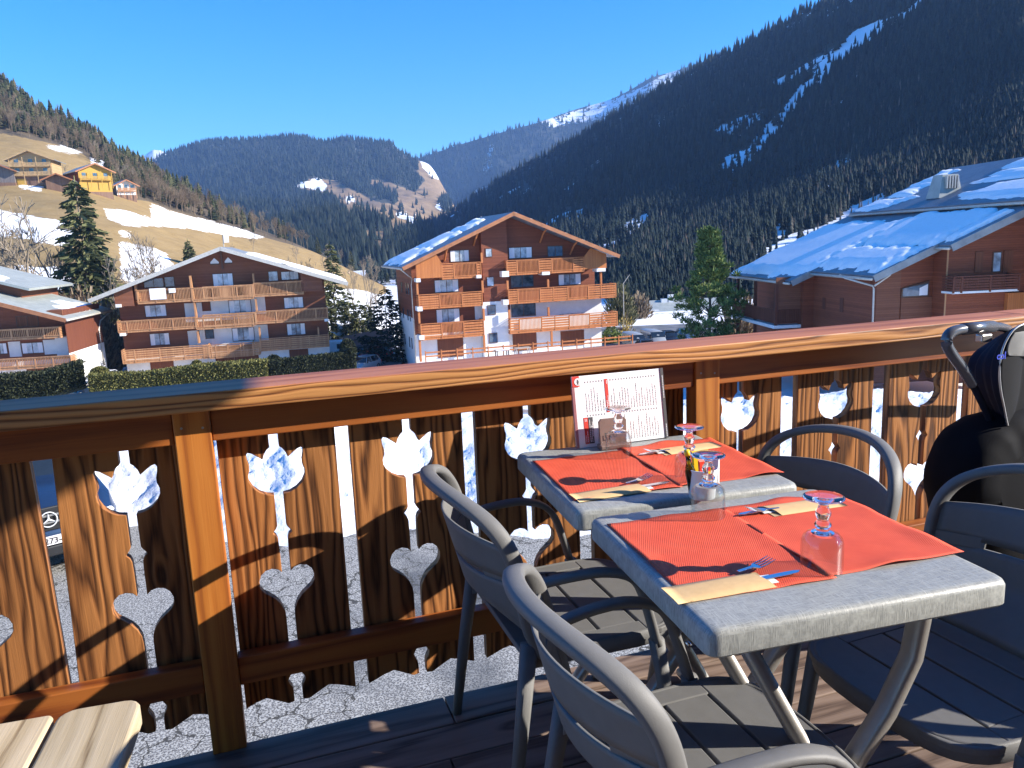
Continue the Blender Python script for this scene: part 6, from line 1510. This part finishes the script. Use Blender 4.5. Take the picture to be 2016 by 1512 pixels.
# ------------------------------------------------------------------ small houses on the hill
def hill_house(name, label, px, py, D, yaw, w, dep, hw, pitch, wall, roofm, base='house_old', bh=1.0, balc=None, facing='gable', side=None, snow=False, sidemat=None):
    P = on_loft(LL, px, py); t = thing(name, label, 'house', P, R(yaw)-YAW, 'houses on the sunlit hill')
    rise = w/2*pitch; hd_ = w/2
    MB().box(-hd_, hd_, 0, dep, -3, bh).build('base', M[base], t)
    MB().prism([(-hd_+.05, bh+.002), (hd_-.05, bh+.002), (hd_-.05, hw), (0, hw+rise-.1), (-hd_+.05, hw)], .05, dep-.05).build('wall', M[wall], t)
    if sidemat: MB().box(-hd_-.01, -hd_+.045, .1, dep-.1, bh+.01, hw-.1).build('side_wall', M[sidemat], t); 
    ov = 1.1; zl_ = hw-ov*pitch
    for sg in (-1, 1):
        a = sg*(hd_+ov); MB().slab([(a, -1.2, zl_), (0, -1.2, hw+rise), (0, dep+.8, hw+rise), (a, dep+.8, zl_)], .2).build('roof', M[roofm], t)
        MB().slab([(a, -1.25, zl_+.02), (0, -1.25, hw+rise+.02), (0, -1.205, hw+rise+.02), (a, -1.205, zl_+.02)], .32).build('rake_board', M['fascia'] if wall != 'house_cream' else M['house_cream'], t)
    if snow: roof_snow(t, (-hd_-ov, zl_), (0, hw+rise), -1.2, dep+.8, [(.15, .6, .3, .95), (.55, .9, .5, .9)], 40, .2)
    for z_ in (balc or []):
        r_ = MB().box(-hd_+.1, hd_-.1, -.9, .04, z_-.12, z_); r_.box(-hd_+.1, hd_-.1, -.95, -.9, z_+.85, z_+.97)
        n_ = int(w/.3)
        for k in range(n_): r_.box(-hd_+.1+k*.3, -hd_+.1+k*.3+.2, -.93, -.9, z_+.02, z_+.83)
        for k in range(4): xx = -hd_+.15+k*(w-.3)/3; r_.box(xx-.08, xx+.08, -.97, -.85, z_-2.2, min(hw+rise-.4-abs(xx)*pitch, z_+2.4))
        r_.build('balcony', M[wall if wall != 'stucco' else 'rail_tan'], t)
        for k in range(3): xx = -hd_+w*(k+.5)/3; wd = MB().box(xx-.5, xx+.5, .0, .045, z_+.3, z_+1.9); wd.build('window', M['win'], t)
    return t
M['house_cream'] = cladding('cream_timber', (0.42, 0.26, 0.12), (0.58, 0.40, 0.21)); M['house_yellow'] = plain('yellow_render', (0.46, 0.27, 0.045), .8, var=.1)
M['house_grey'] = cladding('grey_weathered_boards', (0.12, 0.10, 0.10), (0.22, 0.19, 0.18), True, .2); M['house_old'] = cladding('old_brown_boards', (0.14, 0.075, 0.05), (0.25, 0.15, 0.10), True, .2)
hill_house('hill_chalet', 'cream timber chalet with two balconies and a yellow garage on the hill', 68, 364, 205, 14, 10.0, 9, 7.0, .42, 'house_cream', 'roof_grey', balc=[2.6, 4.9], bh=2.3, snow=True)
t = [o for o in COL.objects if o.name.startswith('hill_chalet')][-1]; MB().box(-3.9, -1.6, -.06, -.004, -.1, 1.8).build('garage_door', M['house_yellow'], t)
hill_house('hill_barn', 'dark weathered barn on a white base at the left edge of the hill', 0, 366, 200, 16, 7.0, 8, 4.2, .45, 'house_grey', 'roof_grey', bh=.9)
hill_house('hill_hut', 'small brown wooden barn with a woodpile below the yellow house', 114, 377, 200, 20, 5.6, 6, 3.4, .45, 'house_old', 'roof_blue', bh=.9)
hill_house('hill_chalet', 'yellow house with a long blue-grey roof among the hill houses', 192, 384, 214, 46, 8.5, 13, 6.6, .45, 'house_yellow', 'roof_green', balc=[4.0], bh=.8, sidemat='clad_red')
hill_house('hill_chalet', 'small grey and white house furthest right on the hill', 252, 393, 206, 42, 5.6, 7.5, 4.6, .5, 'stucco', 'roof_grey', bh=1.4, balc=[2.5], sidemat='house_grey')
# tiny white caravan-like shed roofs far behind are left to the snow patches
# ---- long low house with two chimneys beyond the car park
F = Fac(1246, 628, 135, 4.0)
T = thing('low_house', 'long low house with a pale grey-green roof and two pale chimneys beyond the vans', 'house', F.P0, F.rot)
a = F.uz(1246, 624); b = F.uz(1440, 616); r1 = F.uz(1272, 592, 6.0); r2 = F.uz(1440, 586, 6.0)
zr_ = 2.9
MB().slab([(a[0], 0, a[1]+.3), (b[0]+4, 0, a[1]+.3), (b[0]+4, 6, r1[1]), (r1[0], 6, r1[1])], .2).build('roof', M['roof_green'], T)
MB().slab([(r1[0], 6, r1[1]), (b[0]+4, 6, r1[1]), (b[0]+4, 12, a[1]+.3), (a[0], 12, a[1]+.3)], .2).build('roof', M['roof_green'], T)
MB().slab([(a[0]-.0, -.3, a[1]+.05), (r1[0], 6, r1[1]+.02), (a[0]-.2, 12, a[1]+.05), (a[0]-.3, 6, a[1]+.05)], .15).build('roof_hip', M['snow_roof'], T)
MB().box(a[0]+.8, b[0]+3, .8, 11, -5, a[1]+.25).build('wall', M['stucco'], T)
roof_snow(T, (a[0], a[1]+.3), (b[0]+4, a[1]+.3), -.2, 1.6, [(.02, .9, .0, .9)], 44, .25)
for (px_, y0) in ((1307, 588), (1321, 580)):
    q = F.uz(px_, y0, 5.2); MB().box(q[0]-.55, q[0]+.55, 4.8, 5.6, r1[1]-1.2, q[1]).build('chimney', M['stucco'], T)
q = F.uz(1286, 612, 2.2); MB().box(q[0]-.8, q[0]+.8, 1.2, 2.6, q[1]-1.2, q[1]+.2).build('dormer', M['stucco'], T)
# pink retaining wall and pale sign board beside the left chalet
F = Fac(678, 676, 92, -20.0); T = thing('pink_wall', 'low pinkish retaining wall behind the parked cars', 'wall', F.P0, F.rot)
b = F.uz(740, 665)[0]; MB().prism([(0, -1), (b+2, -1), (b+2, F.uz(738, 645)[1]), (0, F.uz(680, 662)[1])], 0, .4).build('wall_face', plain('pink_concrete', (0.42, 0.29, 0.25), .85, var=.12, scale=1), T)
m_ = MB()
for k in range(12): m_.box(k*b/11-.03, k*b/11+.03, .15, .2, 0, F.uz(680, 662)[1]+ (F.uz(738, 645)[1]-F.uz(680, 662)[1])*k/11+.5)
m_.build('fence_posts', M['twig'], T)

# ------------------------------------------------------------------ vehicles
M['glass_car'] = plain('car_glass', (0.015, 0.02, 0.025), .06, var=.1, spec=.9)
M['tyre'] = plain('tyre_rubber', (0.015, 0.015, 0.015), .8); M['alloy'] = plain('alloy', (0.4, 0.4, 0.42), .3, .8)
M['lamp'] = plain('headlight_glass', (0.65, 0.66, 0.68), .12)
def carpaint(name, c): return plain(name, c, .22, .15, .05, 2)
def make_car(name, label, loc, heading, paint, L=4.3, W=1.8, H=1.5, kind='hatch', group=None, detail=True):
    """heading: world angle of the car's nose; origin on the ground at the middle"""
    t = thing(name, label, 'van' if kind == 'van' else 'car', loc, heading, group)
    if kind == 'van': st_ = [(-L/2, .45, H*.93, .86), (-L/2+.1, .35, H, .88), (L/2-1.5, .35, H, .88), (L/2-.95, .35, H*.80, .88), (L/2-.35, .35, H*.52, .92), (L/2-.05, .4, H*.45, .9), (L/2, .5, H*.36, .8)]
    else: st_ = [(-L/2, .5, H*.55, .84), (-L/2+.08, .34, H*.66, .92), (-L/2+.45, .30, H*.68, .98), (L/2-1.25, .30, H*.66, 1.0), (L/2-.45, .30, H*.60, .97), (L/2-.12, .32, H*.50, .88), (L/2, .42, H*.42, .72)]
    V = []; F_ = []
    for (x, z0, z1, wf) in st_:
        w = W/2*wf; zm = (z0+z1)*.5
        V += [(x, -w*.92, z0), (x, -w, zm), (x, -w*.93, z1-.06), (x, -w*.80, z1), (x, 0, z1+.035), (x, w*.80, z1), (x, w*.93, z1-.06), (x, w, zm), (x, w*.92, z0)]
    n = 9
    for i in range(len(st_)-1):
        for k in range(n): k2 = (k+1) % n; F_.append((i*n+k, i*n+k2, (i+1)*n+k2, (i+1)*n+k))
    F_.append(tuple(range(n))); F_.append(tuple((len(st_)-1)*n+k for k in range(n-1, -1, -1)))
    o = MB().add(V, F_).build('body', paint, t, True); fix_normals(o); o.modifiers.new('e', 'EDGE_SPLIT').split_angle = R(38)
    if kind == 'van':
        MB().add([(L/2-1.42, -W*.40, H*.96), (L/2-1.42, W*.40, H*.96), (L/2-.78, W*.43, H*.70), (L/2-.78, -W*.43, H*.70), (L/2-1.5, -W*.40, H*.94), (L/2-1.5, W*.40, H*.94), (L/2-.9, W*.43, H*.66), (L/2-.9, -W*.43, H*.66)], [(0, 1, 2, 3), (7, 6, 5, 4), (0, 4, 5, 1), (1, 5, 6, 2), (2, 6, 7, 3), (3, 7, 4, 0)]).build('windscreen', M['glass_car'], t, loc=(.07, 0, .03))
        for s_ in (-1, 1): MB().box(L/2-2.1, L/2-1.25, s_*W*.445-.012, s_*W*.445+.012, H*.62, H*.86).build('side_glass', M['glass_car'], t)
    else:
        cab = [(-L/2+.25, .62, H*.69), (-L/2+.75, .60, H*.97), (L*.02, .60, H), (L*.10, .60, H*.985), (L/2-1.30, .68, H*.67)]
        V = []; F_ = []
        for (x, wf, z) in cab: w = W*.5*wf*1.12; V += [(x, -W*.46, H*.64), (x, -w, z-.03), (x, -w*.88, z), (x, w*.88, z), (x, w, z-.03), (x, W*.46, H*.64)]
        for i in range(4):
            for k in range(5): F_.append((i*6+k, i*6+k+1, (i+1)*6+k+1, (i+1)*6+k))
        o = MB().add(V, F_).build('greenhouse', M['glass_car'], t, True); fix_normals(o)
        rf = MB().slab([(-L/2+.62, -W*.31, H*.975), (-L/2+.62, W*.31, H*.975), (L*.10+.05, W*.31, H*1.0), (L*.10+.05, -W*.31, H*1.0)], .03); rf.build('roof_panel', paint, t, loc=(0, 0, .02))
        for s_ in (-1, 1):
            for x in (-L/2+.60, -L*.04, L*.10): MB().sweep([(x-(.28 if x < -1 else 0)+(.55 if x > .3 else 0), s_*W*.47, H*.655), (x, s_*W*.345, H*.975)], .06, n=5).build('roof_pillar', paint, t)
    for sx in (-L/2+.78, L/2-.82):
        for s_ in (-1, 1):
            w = MB().lathe([(.20, -.10), (.31, -.10), (.325, 0), (.31, .10), (.20, .10), (.20, -.10)], 20); w = w.build('wheel', M['tyre'], t, True, loc=(sx, s_*(W/2-.12), .325), rot=(R(90), 0, 0))
            rm = MB().lathe([(0, -.02), (.20, -.05), (.21, .05), (0, .03)], 14).build('rim', M['alloy'], w, True)
    if detail:
        for s_ in (-1, 1):
            MB().blob((L/2-.16, s_*W*.34, H*.44), (.10, .18, .07), 10, 6, 0).build('headlight', M['lamp'], t, True)
            MB().box(-L/2-.01, -L/2+.06, s_*W*.40-.1, s_*W*.40+.1, H*.45, H*.60).build('tail_light', M['menu_red'], t)
            MB().box(L/2-1.55, L/2-1.40, s_*(W/2+.08)-.09, s_*(W/2+.08)+.09, H*.64, H*.73).build('wing_mirror', paint, t, bevel=.02)
    return t
P_ = {'white': carpaint('white_paint', (.75, .76, .78)), 'blue': carpaint('blue_grey_paint', (.10, .16, .26)), 'red': carpaint('red_paint', (.55, .012, .02)), 'dark': carpaint('dark_paint', (.02, .022, .03)), 'silver': carpaint('silver_paint', (.30, .32, .34)), 'green': carpaint('teal_paint', (.03, .16, .14)), 'purple': carpaint('dark_purple_paint', (.05, .02, .05))}
hdg = lambda deg: math.pi/2-YAW-R(deg)        # compass-like angle from straight ahead, clockwise, to world rotation
# the car just below the railing, its nose seen between the first boards
ep = at(93, 1020, 9.3); ang = hdg(180-42)
nose = np.array([math.cos(ang), math.sin(ang), 0]); car = make_car('parked_car', 'dark blue car parked below the railing, its star badge between the first boards', (ep-nose*2.22)*np.array([1, 1, 0])+np.array([0, 0, -2.6]), ang, carpaint('deep_blue_paint', (.015, .035, .085)), 4.5, 1.85, 1.5)
ez = ep[2]+2.6
MB().box(2.235, 2.27, -.50, .50, ez-.16, ez+.15).build('grille', M['black'], car, bevel=.02)
gr = MB()
for k in (-1, 1): gr.box(2.271, 2.285, -.48, .48, ez+k*.045-.012, ez+k*.045+.012)
gr.build('grille_bar', M['silver'], car)
bd = MB(); bd.lathe([(.088, -.006), (.100, -.006), (.100, .006), (.088, .006), (.088, -.006)], 30)
for k in range(3): a = R(90+120*k); bd.add([(0, 0, .006), (.018*math.cos(a+2.2), .018*math.sin(a+2.2), 0), (.09*math.cos(a), .09*math.sin(a), .002), (.018*math.cos(a-2.2), .018*math.sin(a-2.2), 0), (.018*math.cos(a+2.2), .018*math.sin(a+2.2), -.006), (.018*math.cos(a-2.2), .018*math.sin(a-2.2), -.006)], [(0, 1, 2), (0, 2, 3), (1, 4, 2), (3, 2, 5)])
bd.build('star_badge', M['lamp'], car, loc=(2.30, 0, ez), rot=(R(90), 0, R(90)))
MB().box(2.245, 2.275, -.26, .26, ez-.34, ez-.23).build('number_plate', M['paper'], car)
text_mesh('plate_lettering', 'BT-273-', .105, M['ink'], car, (2.2765, -.235, ez-.322), (R(90), 0, R(90)), .004)
MB().box(2.20, 2.262, -.80, .80, ez-.50, ez-.36).build('lower_grille', M['black'], car, bevel=.02)
# other cars: px, y of ground contact, D, heading(deg from straight ahead, clockwise)
def vcar(name, label, px, D, h, paint, kind='hatch', z=None, **kw):
    p = gpt(px, D, z); return make_car(name, label, p, hdg(h), P_[paint], kind=kind, detail=kw.pop('detail', True), **kw)
vcar('parked_car', 'white car parked between the corner chalet and the left chalet', 215, 72, 105, 'white', H=1.6, z=-10.6)
vcar('parked_car', 'blue-grey car in front of the white one beside the corner chalet', 190, 67, 110, 'blue', z=-10.6)
vcar('parked_car', 'dark car nearest the drainpipe of the corner chalet', 174, 63.5, 120, 'dark', z=-10.4)
vcar('parked_car', 'bright red car in the gap between the two chalets', 738, 86, 215, 'red', z=-11.2)
vcar('parked_car', 'dark car left of the red car', 708, 88, 200, 'dark', z=-11.2)
vcar('parked_car', 'teal-windowed pale car in front of the red car', 718, 78, 200, 'silver', z=-11.0)
vcar('parked_van', 'white lettered van behind the dark topiary', 664, 88, 95, 'white', 'van', H=2.3, L=4.9, W=1.9, z=-11.2)
vcar('parked_van', 'silver van with a dark windscreen, left one in the far car park', 1249, 88, 172, 'silver', 'van', H=2.1, L=4.8, W=1.9, z=-11.6)
vcar('parked_van', 'second silver van, right of the first in the far car park', 1287, 90, 170, 'silver', 'van', H=2.1, L=4.8, W=1.9, z=-11.6)
vcar('parked_car', 'dark car between the vans and the pine', 1272, 84, 178, 'dark', z=-11.4, H=1.6)
vcar('parked_car', 'dark purple car left of the vans', 1228, 98, 185, 'purple', z=-11.9, H=1.8)
vcar('parked_car', 'dark car right of the vans beside the pine', 1318, 92, 175, 'dark', z=-11.6, H=1.7)
vcar('parked_car', 'dark blue car farthest left in the far car park', 1214, 96, 190, 'blue', z=-11.9, H=1.6)
vcar('parked_car', 'blue-grey car half hidden by the pine', 1352, 95, 172, 'blue', z=-11.7, H=1.6)
vcar('parked_car', 'grey-green car on the road, seen between two railing boards', 940, 22.5, 80, 'silver', z=-4.75, H=1.6)
# slim pole in place of faint crane-like lines by the balcony
p = at(1228, 618, 100); t = thing('slim_pole', 'slim pole with a slanting grey arm behind the right balconies', 'lamp post', (p[0], p[1], -12))
MB().sweep([(0, 0, 0), (0, 0, 7.6)], [.16, .08], n=6).build('pole', M['gutter'], t); MB().sweep([(0, 0, 7.5), (.9, 0, 8.6)], .08, n=6).build('arm', M['gutter'], t)
# ski-lift mast on the meadow behind the left ridge
p = on_loft(LL, 444, 520); t = thing('slope_mast', 'white box on a thin mast on the meadow above the chalet ridge', 'mast', tuple(p)); hM = vpx(p, 462)
MB().sweep([(0, 0, -1), (0, 0, hM)], .22, n=6).build('pole', M['gutter'], t); MB().box(.1, 1.1, -.3, .3, hM-1.6, hM).build('box', M['paper'], t)

# ------------------------------------------------------------------ unseen overhead board, added to shade the left of the railing
aw = thing('shade_board', 'unseen brown board added above the terrace to shade the left railing', 'shading board', (0, 0, 0))
MB().box(.3, SHADE_X, .28, 1.02, 2.60, 2.66).build('board', M['top_wood'], aw)
for x in (.5, SHADE_X-.1): MB().box(x-.05, x+.05, -3.1, .275, 2.60, 2.72).build('joist', M['top_wood'], aw)

# unseen timber wall behind the camera, added to cut skylight on the railing
rw = thing('shade_wall', 'unseen dark timber wall added behind the camera to cut skylight on the terrace', 'skylight blocker', (0, -3.25, 0))
MB().box(-6, 6.3, -.2, 0, -2.7, 6.2).build('wall', M['clad_brown'], rw)
for x in (-3.6, .2, 3.4):
    w_ = MB().box(x-.75, x+.75, .002, .05, .8, 2.1).build('window', M['win_frame'], rw); MB().box(x-.68, x+.68, .051, .06, .87, 2.03).build('pane', M['win'], w_)
MB().box(-6.3, 6.6, -.3, 1.0, 6.25, 6.4).build('eave', M['rail_dark'], rw)

# ------------------------------------------------------------------ haze
hz = MB().box(-2500, 2300, -60, 5200, -60, 760).build('haze', None); hz.data.materials.clear()
hm = bpy.data.materials.new('haze'); hm.use_nodes = True; ht = hm.node_tree; ht.nodes.clear()
ho = ht.nodes.new('ShaderNodeOutputMaterial'); hv_ = ht.nodes.new('ShaderNodeVolumePrincipled')
hv_.inputs['Color'].default_value = (0.32, 0.55, 1.0, 1); hv_.inputs['Density'].default_value = HAZE; hv_.inputs['Anisotropy'].default_value = 0.0
ht.links.new(hv_.outputs[0], ho.inputs['Volume']); hz.data.materials.append(hm); hz['kind'] = 'stuff'
